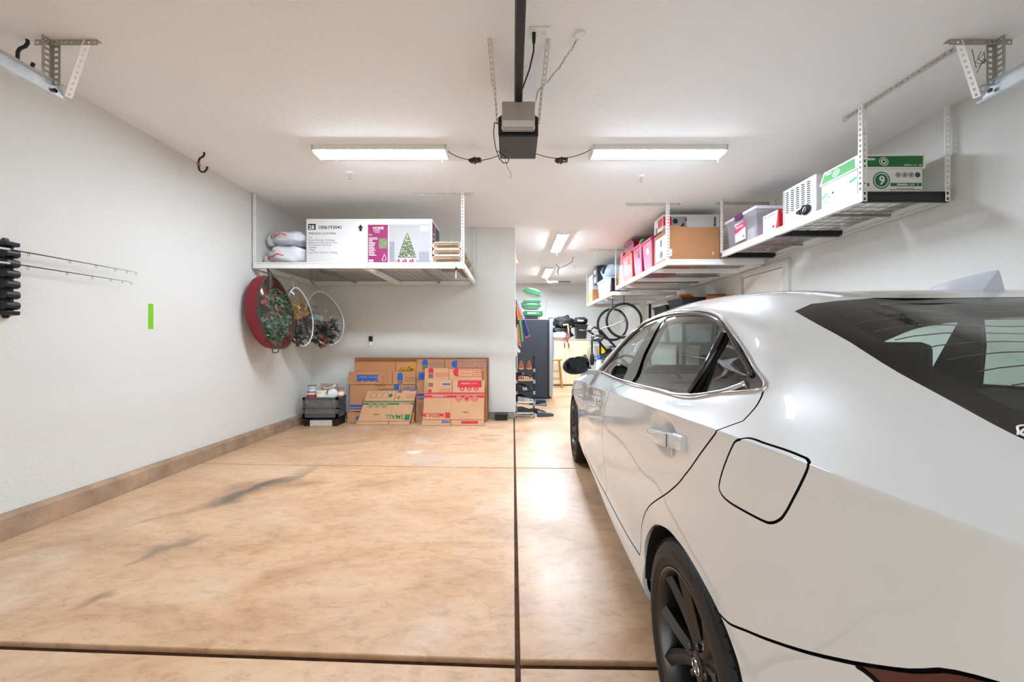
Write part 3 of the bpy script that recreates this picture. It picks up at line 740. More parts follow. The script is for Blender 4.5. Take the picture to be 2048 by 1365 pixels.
        # door handles: a bowed grip and its rear cap
        for nme, h0, h1, dd in (('rear_door', (.235, 4.40), (-.085, 4.56), .022), ('front_door', (1.49, 4.50), (1.20, 4.56), .02)):
            pts = []; rr = []
            for i in range(13):
                u = i / 12; y = h0[0] + (h1[0] - h0[0]) * u; t = h0[1] + (h1[1] - h0[1]) * u
                s, yy, z = surf(y, t); lft = dd * min(1, math.sin(PI * min(u * 1.15 + .03, 1)) * 1.35 + .1)
                pts.append(Vector((-(s + lft) * sd, y, z))); rr.append(u)
            b = MB(); n = 10
            for i, p in enumerate(pts):
                u = i / 12; hz = .012 + .010 * min(1, u * 2); hx = .009 + .004 * u
                for k in range(n):
                    a = 2 * PI * k / n; c_, s_ = math.cos(a), math.sin(a)
                    b.v.append((p.x + hx * (abs(c_) ** .6) * math.copysign(1, c_), p.y, p.z + hz * (abs(s_) ** .6) * math.copysign(1, s_)))
            for i in range(12):
                for k in range(n): b.f.append((i * n + k, i * n + (k + 1) % n, (i + 1) * n + (k + 1) % n, (i + 1) * n + k)); b.mi.append(0)
            b.f.append(tuple(range(n))); b.f.append(tuple(12 * n + k for k in range(n))); b.mi += [0, 0]
            hd = b.build('door_handle', paint, doors[nme, sd], smooth=50)
            p = pts[9]; 
            MB().tube([Vector((p.x - .0135 * sd, p.y, p.z + z_)) for z_ in (-.019, 0, .019)], .0012, 6).build('seam', BLACK, hd)
            if nme == 'front_door':
                p = pts[11]; MB().lathe([(0, -.0145 * sd), (.006, -.0145 * sd), (.006, 0)], (p.x, p.y, p.z - .002), 12, 'x').build('keyhole', BLACK, hd)
    # ends, underside
    for yy, nme, mm in ((3.66, 'grille', BLACK), (-.96, 'rear_fascia', paint)):
        sec = [surf(yy, t) for t in [i * .25 for i in range(4 * (NC - 1) + 1)]]
        pts = [(-s, yy, z) for s, _, z in sec] + [(s, yy, z) for s, _, z in reversed(sec)]
        MB().poly(pts).build(nme, mm, car, fix=False)
    MB().box(-.72, .72, -.9, 3.5, .19, .24).box(-.5, .5, -.3, 3.2, .15, .2).build('underbody', BLACK, car)
    # shark fin
    b = MB()
    for i in range(11):
        u = i / 10; y = .222 - .186 * u; zr = surf(y, NC - 1)[2] - .003
        hh = .058 * (u ** .8) * (1 if u < .93 else 1) + .002; w = .030 * (math.sin(PI * min(.5 + u * .0 + .5 * u, 1)) * .0 + min(1, u * 2.2) ** .6) + .002
        lean = .02 * 0
        for k in range(7):
            a = PI * k / 6; b.v.append((math.cos(a) * w * (1 - .75 * math.sin(a)), y + (-.012 * u * math.sin(a) if i == 10 else 0), zr + hh * math.sin(a)))
    for i in range(10):
        for k in range(6): b.f.append((i * 7 + k, i * 7 + k + 1, (i + 1) * 7 + k + 1, (i + 1) * 7 + k)); b.mi.append(0)
    b.f.append(tuple(70 + k for k in range(7))); b.f.append(tuple(range(7))); b.mi += [0, 0]
    fin = b.build('shark_fin_antenna', mat('silver_white_paint', (176, 181, 190), .3, coat=1.0), car, smooth=40)
    # defogger wires on the rear glass
    b = MB()
    for i in range(9):
        y = -.2 - i * .045
        pts = [on(y - .012 * (k / 10) ** 2 * 0, 8.9 + (11 - 8.9) * k / 10, -.004) for k in range(11)]
        full = pts + [Vector((-p.x, p.y, p.z)) for p in reversed(pts[:-1])]
        b.tube(full, .0011, 5)
    b.build('defogger_wires', mat('defogger_brown', (70, 58, 44), .6), rw)
    # white sticker squiggle in the lower corner of the black border
    pts = [];
    for k in range(40):
        a = 2 * PI * k / 40
        pts.append(on(-.628 - .012 * math.sin(a) - .006 * math.sin(2 * a), 7.12 + .22 * math.cos(a), .0012))
    pts2 = [on(-.628 + .009 * math.sin(2 * PI * k / 40 + .6), 7.16 + .25 * math.cos(2 * PI * k / 40), .0012) for k in range(40)]
    MB().tube(pts, .0012, 5, closed=True).tube(pts2, .0012, 5, closed=True).build('sticker', WHITE, rw)
    # interior
    st = thing('seat_dummy', '', '') if False else None
    def seatbox(name, parent, pts, x0, x1, bev=.03):
        o = MB().prism(pts, x0, x1, 'x').build(name, seat_m, parent, bevel=bev); return o
    rs = seatbox('rear_seat', car, [(-.33, .30), (.38, .36), (.40, .52), (.02, .50), (-.17, 1.03), (-.30, 1.03), (-.30, .5)], -.66, .66)
    for x in (-.42, 0, .42): MB().box(x - .13, x + .13, -.33, -.23, 1.0, 1.115 if x else 1.085).build('headrest', seat_m, rs, bevel=.03)
    for x in (-.38, .38):
        fs_ = seatbox('front_seat', car, [(1.02, .30), (1.55, .34), (1.56, .50), (1.12, .48), (.88, 1.02), (.76, 1.02), (.98, .4)], x - .25, x + .25)
        MB().box(x - .13, x + .13, .69, .79, 1.02, 1.21).build('headrest', seat_m, fs_, bevel=.035)
    MB().box(-.64, .64, -.64, -.27, .99, 1.02).build('parcel_shelf', liner, car)
    MB().prism([(1.75, .3), (2.2, .3), (2.25, .93), (1.95, .95), (1.78, .88)], -.74, .74, 'x').build('dashboard', liner, car, bevel=.03)
    MB().box(-.78, .78, -.6, 2.3, .24, .30).build('cabin_floor', liner, car)
    c0 = Vector((-.38, 1.68, .86)); MB().tube([c0 + Vector((math.cos(a) * .185, math.sin(a) * .07, math.sin(a) * .17)) for a in [2 * PI * k / 24 for k in range(24)]], .015, 8, closed=True).build('steering_wheel', BLACK, car, smooth='all')
    # wheel housings
    for sd in (1, -1):
        for yc in (-.02, 2.79):
            b = MB(); n = 20
            b.lathe([(.352, -.845 * sd), (.352, -.60 * sd), (.1, -.60 * sd)], (0, yc, .318), 24, 'x', -.25, PI + .25)
            b.lathe([(.354, -.888 * sd), (.354, -.84 * sd)], (0, yc, .318), 24, 'x', .02, PI - .02)
            b.build('wheel_housing', RUBBER, car, smooth='all')
    # door mirrors
    for sd in (1, -1):
        b = MB(); C = Vector((-.985 * sd, 1.76, 1.035)); n = 20
        prof = [(-.072, .0), (-.070, .80), (-.062, .95), (-.04, 1.0), (.0, .98), (.04, .86), (.065, .62), (.078, .3), (.082, .0)]
        for dy, k in prof:
            for i in range(n):
                a = 2 * PI * i / n; c_, s_ = math.cos(a), math.sin(a)
                px = .100 * (abs(c_) ** .75) * math.copysign(1, c_); pz = .068 * (abs(s_) ** .8) * math.copysign(1, s_)
                if c_ > 0: pz *= 1 - .30 * c_ ** 2
                pz += .012 * (-c_)
                b.v.append((C.x + (-px) * k * sd, C.y + dy, C.z + pz * k))
        for j in range(len(prof) - 1):
            for i in range(n): b.f.append((j * n + i, j * n + (i + 1) % n, (j + 1) * n + (i + 1) % n, (j + 1) * n + i)); b.mi.append(0)
        mr = b.build('door_mirror', gloss, car, smooth=40)
        g = MB()
        ring = []
        for i in range(n):
            a = 2 * PI * i / n; c_, s_ = math.cos(a), math.sin(a)
            px = .082 * (abs(c_) ** .75) * math.copysign(1, c_); pz = .052 * (abs(s_) ** .8) * math.copysign(1, s_)
            if c_ > 0: pz *= 1 - .3 * c_ ** 2
            pz += .012 * (-c_)
            ring.append((C.x - px * sd, C.y - .0735, C.z + pz))
        g.poly(ring).build('mirror_glass', mat('dark_mirror', (40, 42, 42), .03, 1.0), mr)
        MB().prism([(C.y - .03, .965), (C.y + .06, .955), (C.y + .05, 1.0), (C.y - .02, 1.005)], -.78 * sd, -.93 * sd, 'x').build('mirror_arm', paint, mr, bevel=.012)
    # wheels
    tyre_m = mat('tyre_rubber', (17, 16, 16), 0.62, vary=.15, vscale=40)
    rim_m = mat('graphite_alloy', (84, 81, 79), 0.3, 0.9)
    dark_m = mat('brake_steel', (60, 58, 57), 0.4, 0.9)
    def wheel(y, sd, rot):
        w = bpy.data.objects.new('wheel', None); COL.objects.link(w); w.parent = car; w.location = (-.781 * sd, y, .318)
        w.rotation_euler = (0, 0, 0 if sd == 1 else PI)
        # local: outward is -x
        tp = [(.232, .10), (.26, .117), (.29, .115), (.309, .10), (.3165, .085), (.318, .06), (.318, .034), (.311, .033), (.311, .027), (.318, .026), (.318, -.026), (.311, -.027), (.311, -.033), (.318, -.034), (.318, -.06), (.3165, -.085), (.309, -.10), (.303, -.1075), (.300, -.1075), (.298, -.1115), (.275, -.1165), (.262, -.117), (.258, -.1145), (.246, -.113), (.240, -.110), (.236, -.104)]
        ty = MB().lathe(tp, (0, 0, 0), 72, 'x').build('tyre', tyre_m, w, smooth=30)
        b = MB()
        for k in range(72):
            a = 2 * PI * k / 72; c_, s_ = math.cos(a), math.sin(a)
            for x0, x1 in ((-.104, -.062), (.062, .1)):
                p = Vector((x0, c_ * .3135, s_ * .3135)); q = Vector((x1, math.cos(a + .03) * .3185, math.sin(a + .03) * .3185))
                b.bar(p, q, .004, .006, (0, c_, s_))
        b.build('tread_blocks', tyre_m, ty)['kind'] = 'stuff'
        for k, txt in enumerate(('P 225/40R18 88Y', 'RADIAL TUBELESS')):
            cu = []
            for j, chh in enumerate(txt):
                a = PI * .62 + PI * k - j * .075
                d = Vector((0, math.cos(a), math.sin(a)))
                up_ = d; right = Vector((0, math.sin(a), -math.cos(a)))
                if chh != ' ': Face(Vector((-.1168, 0, 0)) + d * .265, right, up_).rect(ty, 'sidewall_mark', 0, 0, .008 + .006 * (j % 3), .016, RUBBER)
        rm = MB().lathe([(.236, -.104), (.2375, -.1105), (.233, -.1115), (.228, -.108), (.222, -.095), (.216, -.06), (.212, .02), (.222, .095)], (0, 0, 0), 72, 'x').build('rim', rim_m, w, smooth=35)
        for k in range(5):
            for e in (-1, 1):
                A = rot + 2 * PI * k / 5; a0 = A + e * .13; a1 = A + e * .30
                def rp(r, a, x): return Vector((x, math.cos(a) * r, math.sin(a) * r))
                b = MB(); secs = []
                for u in (0, .2, .4, .6, .8, 1):
                    r = .050 + (.221 - .050) * u; a = a0 * (1 - u) + a1 * u; wd = .0165 + .0050 * u; x = -.070 - .028 * u ** 1.3
                    tang = Vector((0, -math.sin(a), math.cos(a))); c_ = rp(r, a, x)
                    secs.append([c_ + tang * wd + Vector((.012, 0, 0)), c_ + tang * wd * e * -.15 + Vector((-.004, 0, 0)), c_ - tang * wd + Vector((.012, 0, 0)), c_ - tang * wd * .8 + Vector((.04, 0, 0)), c_ + tang * wd * .8 + Vector((.04, 0, 0))])
                for s_ in secs: b.v += [tuple(v) for v in s_]
                for i in range(5):
                    for q in range(5): b.f.append((i * 5 + q, i * 5 + (q + 1) % 5, (i + 1) * 5 + (q + 1) % 5, (i + 1) * 5 + q)); b.mi.append(0)
                b.f += [(0, 1, 2, 3, 4), (25, 26, 27, 28, 29)]; b.mi += [0, 0]
                b.build('spoke', rim_m, rm, smooth=30)
        MB().lathe([(.0, -.066), (.03, -.070), (.058, -.068), (.068, -.056), (.070, .0)], (0, 0, 0), 36, 'x').build('hub', rim_m, rm, smooth=30)
        for k in range(5):
            a = rot + PI / 5 + 2 * PI * k / 5
            MB().lathe([(0, -.080), (.007, -.080), (.010, -.076), (.0105, -.060)], (0, math.cos(a) * .052, math.sin(a) * .052), 6, 'x').build('lug_nut', dark_m, rm)
        cap = MB().lathe([(0, -.080), (.024, -.079), (.030, -.074), (.031, -.06)], (0, 0, 0), 32, 'x').build('centre_cap', rim_m, rm, smooth=40)
        em = MB(); em.tube([(-.081, math.cos(a) * .021, math.sin(a) * .0165) for a in [2 * PI * k / 28 for k in range(28)]], .0018, 6, closed=True)
        em.tube([(-.081, .006, .013), (-.081, -.002, .001), (-.081, -.009, -.009), (-.081, .013, -.009)], .002, 6)
        em.build('emblem', chrome, cap)
        MB().lathe([(.07, -.02), (.165, -.02), (.165, .005), (.07, .005)], (0, 0, 0), 40, 'x').build('brake_disc', dark_m, w, smooth=30)
        b = MB(); b.lathe([(.11, -.035), (.172, -.035), (.178, -.0), (.11, .03)], (0, 0, 0), 24, 'x', 2.2, 3.3); b.build('brake_caliper', dark_m, w, smooth=40)
        MB().lathe([(0, .02), (.205, .02)], (0, 0, 0), 30, 'x').build('brake_shield', RUBBER, w)
        return w
    wheel(-.043, 1, .95); wheel(-.043, -1, .2); wheel(2.77, 1, .9); wheel(2.77, -1, .1)
    return car
car = build_car((1.365, 1.045, 0), .05)
# ================================================================== CEILING LAMPS
lens_near = mat('lamp_lens_near', (226, 239, 255), 0.4, emit=LAMP_NEAR)
lens_far = mat('lamp_lens_far', (226, 239, 255), 0.4, emit=LAMP_FAR)
def strip_lamp(label, x, y, along_x, lens):
    t = thing('strip_lamp', label, 'ceiling lamp', (x, y, CEIL), 0 if along_x else PI / 2, 'long ceiling lamps')
    MB().box(-.605, .605, -.092, .092, -.006, 0).build('housing', PAINTW, t)
    for s in (-1, 1): MB().box(-.605, .605, .088 * s, .094 * s, -.046, 0).build('housing_side', PAINTW, t)
    prof = [(-.085, -.012), (-.085, -.042), (-.083, -.050), (-.06, -.060), (.06, -.060), (.083, -.050), (.085, -.042), (.085, -.012)]
    MB().prism(prof, -.60, .60, 'x').build('diffuser', lens, t)
    for s in (-1, 1):
        MB().prism([(-.094, 0), (-.094, -.046), (-.086, -.054), (-.062, -.064), (.062, -.064), (.086, -.054), (.094, -.046), (.094, 0)], .60 * s, .613 * s, 'x').build('end_cap', PAINTW, t)
    MB().tube([(.56, -.02, -.06), (.56, -.02, -.13)], .0015, 5).build('pull_cord', PAINTW, t)
    return t
strip_lamp('lit white strip lamp on the ceiling left of the door opener', -1.215, 3.53, True, lens_near)
strip_lamp('lit white strip lamp on the ceiling right of the door opener', 1.335, 3.53, True, lens_near)
strip_lamp('lit strip lamp seen end-on in the back bay, the nearer one', .82, 6.75, False, lens_far)
strip_lamp('lit strip lamp seen end-on in the back bay, the farther one', .88, 9.7, False, lens_far)
# ================================================================== CEILING FITTINGS
galv_t = mat('track_steel', (205, 212, 216), 0.3, 0.8, vary=.1, vscale=25)
# unseen sectional garage door, put up on its tracks to let sky fill in
gd = thing('garage_door', 'unseen white sectional garage door, raised behind the camera to let fill light in', 'garage door', (0, 0, 0))
for k in range(4):
    MB().box(-2.6, 2.72, -.72 + k * .52, -.215 + k * .52, 2.665, 2.712).build('door_section', PAINTW, gd, bevel=.006)
# door tracks with hanging brackets
def track(side, label):
    x = -2.72 if side < 0 else 2.84; ye = 2.30
    t = thing('door_track', label, 'door track', (x, ye, 2.70), 0, 'garage door tracks')
    s = -side       # open side of the channel faces the middle of the room
    b = MB()
    pr = [(-.006 * s, -.05), (.030 * s, -.05), (.040 * s, -.042), (.030 * s, -.047), (-.003 * s, -.046), (-.003 * s, .046), (.012 * s, .05), (.03 * s, .05), (.012 * s, .055), (-.006 * s, .052)]
    b.prism(pr, -3.1, .0, 'y'); b.build('channel', galv_t, t)
    b = MB(); angle(b, (-.01 * s, -.05, .03), (-.01 * s, -.05, CEIL - 2.70), (0, -1, 0), .05, (s, 0, 0), .05, .034); b.build('upright', STEELG, t)
    b = MB(); perf(b, (.005 * s, .0, .0), (.20 * s, -.07, CEIL - 2.705), (0, 1, 0), .038, .036, hole=(.4, .3)); b.build('brace', PAINTW, t)
    b = MB(); angle(b, (-.10 * s, -.06, CEIL - 2.70 - .001), (.27 * s, -.06, CEIL - 2.70 - .001), (0, 1, 0), .03, (0, 0, -1), .032, .034); b.build('ceiling_angle', STEELG, t)
    MB().lathe([(0, -.008), (.012, -.008), (.012, 0)], (.012 * s, -.05, 0), 6, 'x').build('bolt', BLACK, t)
    return t
track(-1, 'galvanised door track end under the ceiling at the left wall')
track(1, 'galvanised door track end under the ceiling at the right wall')
b = MB(); RR = random.Random(4)
for k in range(5):
    p = Vector((2.80, 2.25, 2.88)); pts = [p + Vector((RR.uniform(-.05, .02), 0, RR.uniform(-.06, .05))) * (i * .5) + Vector((-.01 * i, 0, 0)) for i in range(4)]
    b.tube(pts, .0018, 5)
tag(b.build('tie_wire', mat('rusty_wire', (92, 78, 62), .7)), 'twisted brown wire tied round the right track brace', 'wire')

# opener
op = thing('door_opener', 'black and grey garage door opener hanging from the ceiling', 'door opener', (.035, 2.53, 2.58))
body_m = mat('opener_charcoal', (66, 66, 68), .45)
MB().prism([(-.134, .0), (.134, .0), (.134, .128), (.10, .15), (-.10, .15), (-.134, .128)], 0, .315, 'y').build('motor_box', mat('opener_black', (10, 10, 11), .4), op, bevel=.006)
MB().box(-.131, .131, .004, .311, -.002, .006).build('bottom_plate', mat('opener_grey_plate', (70, 70, 70), .35, .3), op)
lens = MB()
for i, (yy, sc, z0) in enumerate([(.004, 1, .03), (-.035, 1, .024), (-.06, .96, .045), (-.062, .93, .19), (.004, .93, .20)]):
    pass
MB().prism([(.0, .025), (-.05, .02), (-.062, .034), (-.055, .20), (.0, .205)], -.108, .108, 'x').build('lamp_cover', mat('frosted_cover', (164, 159, 153), .35), op, bevel=.012)
MB().prism([(-.049, .022), (-.063, .036), (-.061, .075), (-.0485, .075)], -.104, .104, 'x').build('cover_lip', mat('cover_white', (214, 212, 208), .3), op, bevel=.008)
MB().box(-.021, .021, -3.4, .01, .192, .232).build('rail', mat('rail_black', (11, 11, 12), .45), op, bevel=.003)
ch = MB()
for k in range(110):
    y = -.05 - k * .03; ch.box(-.026, -.0215, y - .011, y + .011, .205, .217); ch.box(.0215, .026, y - .011, y + .011, .205, .217)
o = ch.build('chain', mat('chain_steel', (58, 56, 54), .5, .6), op); o['kind'] = 'stuff'
for s in (-1, 1):
    b = MB(); angle(b, (.136 * s, .07, .12), (.148 * s, -.10, .285), (0, 1, 0), .034, (s, 0, 0), .012, .03); b.build('hanger_strap', STEELG, op)
    b = MB(); angle(b, (.146 * s, -.09, .275), (.160 * s, -.30, CEIL - 2.58), (0, 1, 0), .026, (s, 0, 0), .026, .03); b.build('hanger_angle', mat('light_zinc', (206, 203, 197), .5, .1), op)
# power outlet and lead
po = thing('ceiling_outlet', 'white double power outlet on the ceiling beside the opener rail', 'outlet', (.15, 2.185, CEIL))
MB().box(-.062, .062, -.038, .038, -.008, 0).build('cover_plate', WHITE, po, bevel=.003)
for dx in (-.027, .027):
    MB().lathe([(0, -.011), (.016, -.011), (.017, -.006)], (dx, 0, 0), 18).build('socket', WHITE, po)
    if dx > 0:
        for q in (-.006, .006): MB().box(dx + q - .0012, dx + q + .0012, -.006, .004, -.0125, -.0105).build('slot', BLACK, po)
ld = thing('opener_lead', 'black power lead plugged into the ceiling outlet', 'cable', (.12, 2.185, CEIL))
MB().prism([(-.011, -.008), (.011, -.008), (.009, -.06), (-.009, -.06)], -.014, .014, 'y').build('plug', BLACK, ld, bevel=.004)
MB().tube([(0, 0, -.05), (0, .03, -.09), (-.02, .12, -.13), (-.06, .24, -.17), (-.10, .33, -.20), (-.14, .40, -.235)], .005, 6).build('cord', BLACK, ld, smooth='all')
tag(MB().tube([(-.10, 2.62, 2.72), (-.125, 2.55, 2.68), (-.13, 2.54, 2.6), (-.12, 2.6, 2.54), (-.10, 2.7, 2.515), (-.07, 2.74, 2.50), (-.04, 2.74, 2.5), (-.03, 2.75, 2.53), (-.06, 2.76, 2.56), (-.11, 2.72, 2.575)], .0035, 6).tube([(-.06, 2.76, 2.55), (-.04, 2.77, 2.48), (-.015, 2.78, 2.44), (-.02, 2.78, 2.40)], .0015, 5).build('opener_antenna_wire', BLACK, smooth='all'), 'thin black wire looping below the opener', 'cable')
# low-voltage wires out of a ceiling hole
lw = thing('wall_wires', 'twisted white and brown wires out of a ceiling hole right of the opener', 'cable', (.385, 2.2, CEIL))
b = MB(); RR = random.Random(3)
for k in range(8): b.lathe([(0, -.02), (.016, -.016), (.02, -.004), (.018, 0)], (RR.uniform(-.02, .02), RR.uniform(-.02, .02), 0), 8)
b.build('foam_plug', WHITE, lw)
for k, (mm, ph) in enumerate(((WHITE, 0), (mat('brown_wire', (150, 120, 90), .6), 2.1), (mat('pale_wire', (214, 208, 198), .6), 4.2))):
    pts = []
    for i in range(40):
        u = i / 39; p = Vector((0, 0, -.01)).lerp(Vector((-.22, .35, -.10)), u)
        p.z -= .03 * math.sin(PI * u); a = u * 22 + ph; p.x += .005 * math.cos(a); p.z += .005 * math.sin(a)
        pts.append(p)
    pts += [Vector((-.235, .40, -.16 - .005 * k)), Vector((-.24, .42, -.24))]
    MB().tube(pts, .0022, 5).build('wire', mm, lw, smooth='all')
# lamp leads with bundled slack
def lead(x0, x1, label):
    t = thing('lamp_lead', label, 'cable', ((x0 + x1) / 2, 3.5, CEIL), 0, 'lamp leads')
    h = (x1 - x0) / 2; s = 1 if x0 < 0 else -1
    pts = []
    for i in range(17):
        u = i / 16; pts.append((-h + 2 * h * u, 0, -.03 - .075 * math.sin(PI * min(1, u if s > 0 else u)) ** .8 - .02 * u * (1 if s > 0 else -1)))
    MB().tube(pts, .0032, 6).build('cord', BLACK, t, smooth='all')
    b = MB(); RR = random.Random(5); cx = -.0 * s
    for k in range(5): b.tube([(cx + .055 * math.cos(a) + RR.uniform(-.008, .008), .01 * k - .02, -.115 + .014 * math.sin(a) + RR.uniform(-.006, .006)) for a in [2 * PI * i / 14 for i in range(14)]], .0034, 5, closed=True)
    b.build('bundle', BLACK, t); MB().box(cx - .008, cx + .008, -.03, .03, -.135, -.095).build('tie', BLACK, t)
lead(-.60, -.10, 'black lead with tied slack from the left strip lamp')
lead(.17, .72, 'black lead with tied slack from the right strip lamp')
# sprinkler heads
def sprinkler(x, y, label):
    t = thing('sprinkler_head', label, 'sprinkler', (x, y, CEIL), 0, 'ceiling sprinklers')
    MB().lathe([(.0, -.012), (.026, -.010), (.040, -.004), (.042, 0)], (0, 0, 0), 24).build('escutcheon', PAINTW, t, smooth=40)
    MB().lathe([(.008, -.012), (.009, -.03), (.006, -.034)], (0, 0, 0), 12).build('body', STEELG, t)
    b = MB()
    for s in (-1, 1): b.tube([(.008 * s, 0, -.03), (.014 * s, 0, -.045), (.006 * s, 0, -.06)], .0022, 6)
    b.build('frame', STEELG, t); MB().lathe([(0, -.064), (.013, -.063), (.013, -.060), (0, -.060)], (0, 0, 0), 14).build('deflector', STEELG, t)
sprinkler(-1.73, 4.02, 'small sprinkler head below the left strip lamp')
sprinkler(1.385, 4.10, 'small sprinkler head below the right strip lamp')
sprinkler(1.45, 8.95, 'small sprinkler head far back in the rear bay')
# ceiling hooks
def hook(x, y, label, rz=0, low=0):
    t = thing('ceiling_hook', label, 'hook', (x, y, CEIL), rz, 'black screw hooks')
    MB().tube([(.02, 0, 0), (.022, 0, -.02), (.01, 0, -.04), (-.018, 0, -.055), (-.03, 0, -.075), (-.032, 0, -.13), (-.026, 0, -.165), (-.005, 0, -.185), (.02, 0, -.185), (.042, 0, -.165), (.052, 0, -.135)], .0085, 8).build('vinyl_hook', BLACK, t, smooth='all')
    return t
t = hook(-2.93, 3.58, 'black vinyl hook with a twine knot near the left wall')
RR = random.Random(8); b = MB()
for k in range(7): b.tube([(-.032 + RR.uniform(-.014, .014), RR.uniform(-.014, .014), -.115 + RR.uniform(-.02, .02)) for _ in range(4)], .003, 5)
b.build('twine', mat('twine', (176, 140, 100), .9), t)
hook(-2.885, 2.24, 'black vinyl hook above the left door track', .1)
# far bay ceiling: rod, cords
t = thing('ceiling_motor', 'small grey pipe fitting with a rod on the far ceiling', 'pipe', (1.10, 10.6, 2.86))
MB().box(-.16, .16, -.05, .05, -.03, .03).build('head', STEELG, t, bevel=.01); MB().tube([(.16, 0, .01), (.5, 0, .01)], .02, 8).build('sleeve', mat('dark_sleeve', (70, 68, 66), .5), t); MB().tube([(.5, 0, .01), (1.35, 0, .01)], .009, 8).build('rod', STEELG, t)
tag(MB().tube([(.93, 8.3, 2.9), (1.02, 8.25, 2.80), (1.12, 8.1, 2.82), (1.24, 8.0, 2.88), (1.27, 8.0, CEIL)], .006, 6).tube([(1.0, 8.25, 2.80), (.97, 8.3, 2.72), (.99, 8.3, 2.66)], .010, 6).build('far_lamp_lead', BLACK, smooth='all'), 'dark lead drooping from the nearer back-bay strip lamp', 'cable')
tag(MB().tube([(.93, 10.35, 2.90), (.98, 10.4, 2.80), (1.15, 10.5, 2.78), (1.28, 10.55, 2.84)], .006, 6).build('back_lamp_lead', mat('grey_cord', (130, 128, 124), .6), smooth='all'), 'thin grey lead drooping from the farther back-bay strip lamp', 'cable')
# ================================================================== LEFT SIDE
deck_m = mat('wire_deck_zinc', (150, 150, 146), .45, .5)
def rack(label, x0, x1, y0, y1, zb, long_x, beams, black_end=False, posts=(), brackets=(), group='overhead storage racks'):
    """overhead rack: four rails, cross beams, wire deck, punched posts up to the ceiling"""
    t = thing('storage_rack', label, 'storage rack', (0, 0, 0), 0, group)
    h = .075; zt = zb + h; w = .028
    def rail(name, p, q, n, m=PAINTW):
        # C-shaped rail: web plus two lips turned inwards (n)
        p = Vector(p); q = Vector(q); n = Vector(n); b = MB()
        d = (q - p)
        def slab_(o, a, c): b.quadbox([o, o + d, o + d + a, o + a, o + c, o + d + c, o + d + a + c, o + a + c])
        slab_(p, n * .003, Vector((0, 0, h))); slab_(p, n * w, Vector((0, 0, .003))); slab_(p + Vector((0, 0, h - .018)), n * w, Vector((0, 0, .003)))
        return b.build(name, m, t)
    rail('front_rail' if not long_x else 'end_rail', (x0, y0, zb), (x0, y1, zb), (1, 0, 0)); rail('back_rail' if not long_x else 'end_rail', (x1, y0, zb), (x1, y1, zb), (-1, 0, 0))
    rail('end_rail' if not long_x else 'front_rail', (x0, y0, zb), (x1, y0, zb), (0, 1, 0), mat('rack_black', (16, 17, 18), .4) if black_end else PAINTW)
    rail('end_rail' if not long_x else 'back_rail', (x0, y1, zb), (x1, y1, zb), (0, -1, 0))
    for c, kind in beams:
        m = {'w': PAINTW, 'b': mat('rack_black', (16, 17, 18), .4), 'g': deck_m}[kind]; bh = .055 if kind != 'g' else .02; bw = .05 if kind != 'g' else .025
        if long_x: MB().box(c - bw / 2, c + bw / 2, y0 + .003, y1 - .003, zb + h - .022 - bh, zb + h - .022).build('cross_beam', m, t)
        else: MB().box(x0 + .003, x1 - .003, c - bw / 2, c + bw / 2, zb + h - .022 - bh, zb + h - .022).build('cross_beam', m, t)
    b = MB(); zz = zb + h - .012
    nx = int((x1 - x0) / .10); ny = int((y1 - y0) / .10)
    for i in range(nx + 1):
        x = x0 + .01 + (x1 - x0 - .02) * i / nx; b.tube([(x, y0 + .003, zz), (x, y1 - .003, zz)], .0028, 4)
    for i in range(ny + 1):
        y = y0 + .01 + (y1 - y0 - .02) * i / ny; b.tube([(x0 + .003, y, zz + .0045), (x1 - .003, y, zz + .0045)], .0028, 4)
    # upturned wire ends along the front edge
    o = b.build('wire_deck', deck_m, t, fix=False); o['kind'] = 'stuff'
    for (x, y, dx, dy) in posts:
        b = MB(); angle(b, (x, y, zb), (x, y, CEIL - .002), (dx, 0, 0), .036, (0, dy, 0), .036, .04); b.build('post', PAINTW, t)
    for (p, q, side) in brackets:
        b = MB(); angle(b, p, q, side, .036, (0, 0, -1), .036, .036); b.build('ceiling_bracket', STEELG, t)
        for e in (.12, .9):
            c = Vector(p).lerp(Vector(q), e) + Vector(side) * .018
            MB().lathe([(0, -.012), (.007, -.011), (.008, -.003), (.008, 0)], tuple(c), 6).build('bolt', STEELG, t)
    return t
LZ = 2.083; LD = LZ + .075    # deck level of the left rack
rack('white overhead rack in the left corner holding the tree box', -3.115, -.585, 4.55, 5.93, LZ, True, [(-1.78, 'w'), (-2.45, 'g'), (-1.15, 'g')],
     posts=[(-3.112, 4.548, 1, 1), (-.585, 4.548, -1, 1), (-.585, 5.93, -1, -1), (-3.112, 5.93, 1, -1)], brackets=[((-1.18, 4.56, CEIL - .001), (-.47, 4.56, CEIL - .001), (0, 1, 0))])
# --- long white tree carton
tb = thing('tree_carton', 'long white artificial-tree carton with maroon panel on the left rack', 'box', (0, 0, 0))
carton_w = mat('white_carton', (222, 221, 217), .7)
X0 = -2.555; X1 = X0 + 1.555; YT = 4.70; Z0 = LD + .002; HB = .565
MB().box(X0, X1, YT, YT + .47, Z0, Z0 + HB).build('carton_body', carton_w, tb)
fc = Face((X0, YT, Z0), (1, 0, 0), (0, 0, 1)); k_ = YT / FPX
def U(px): return (px - 613) * k_
def Vv(py): return (526 - py) * k_ + .0
maroon = mat('maroon_print', (142, 24, 88), .6); INK = INKBLK
fc.rect(tb, 'black_square', U(616.5), Vv(456.5), U(631.5), Vv(444.5), INK)
fc.text(tb, '28', U(617.6), Vv(455), .070, mat('white_ink', (244, 244, 242), .7), bold=.001, depth=.0016)
fc.text(tb, '1006193041', U(636), Vv(454.6), .060, INK, bold=.001)
fc.text(tb, 'TREE BOX LAYDOWN', U(617), Vv(465.5), .034, INK, bold=.0005)
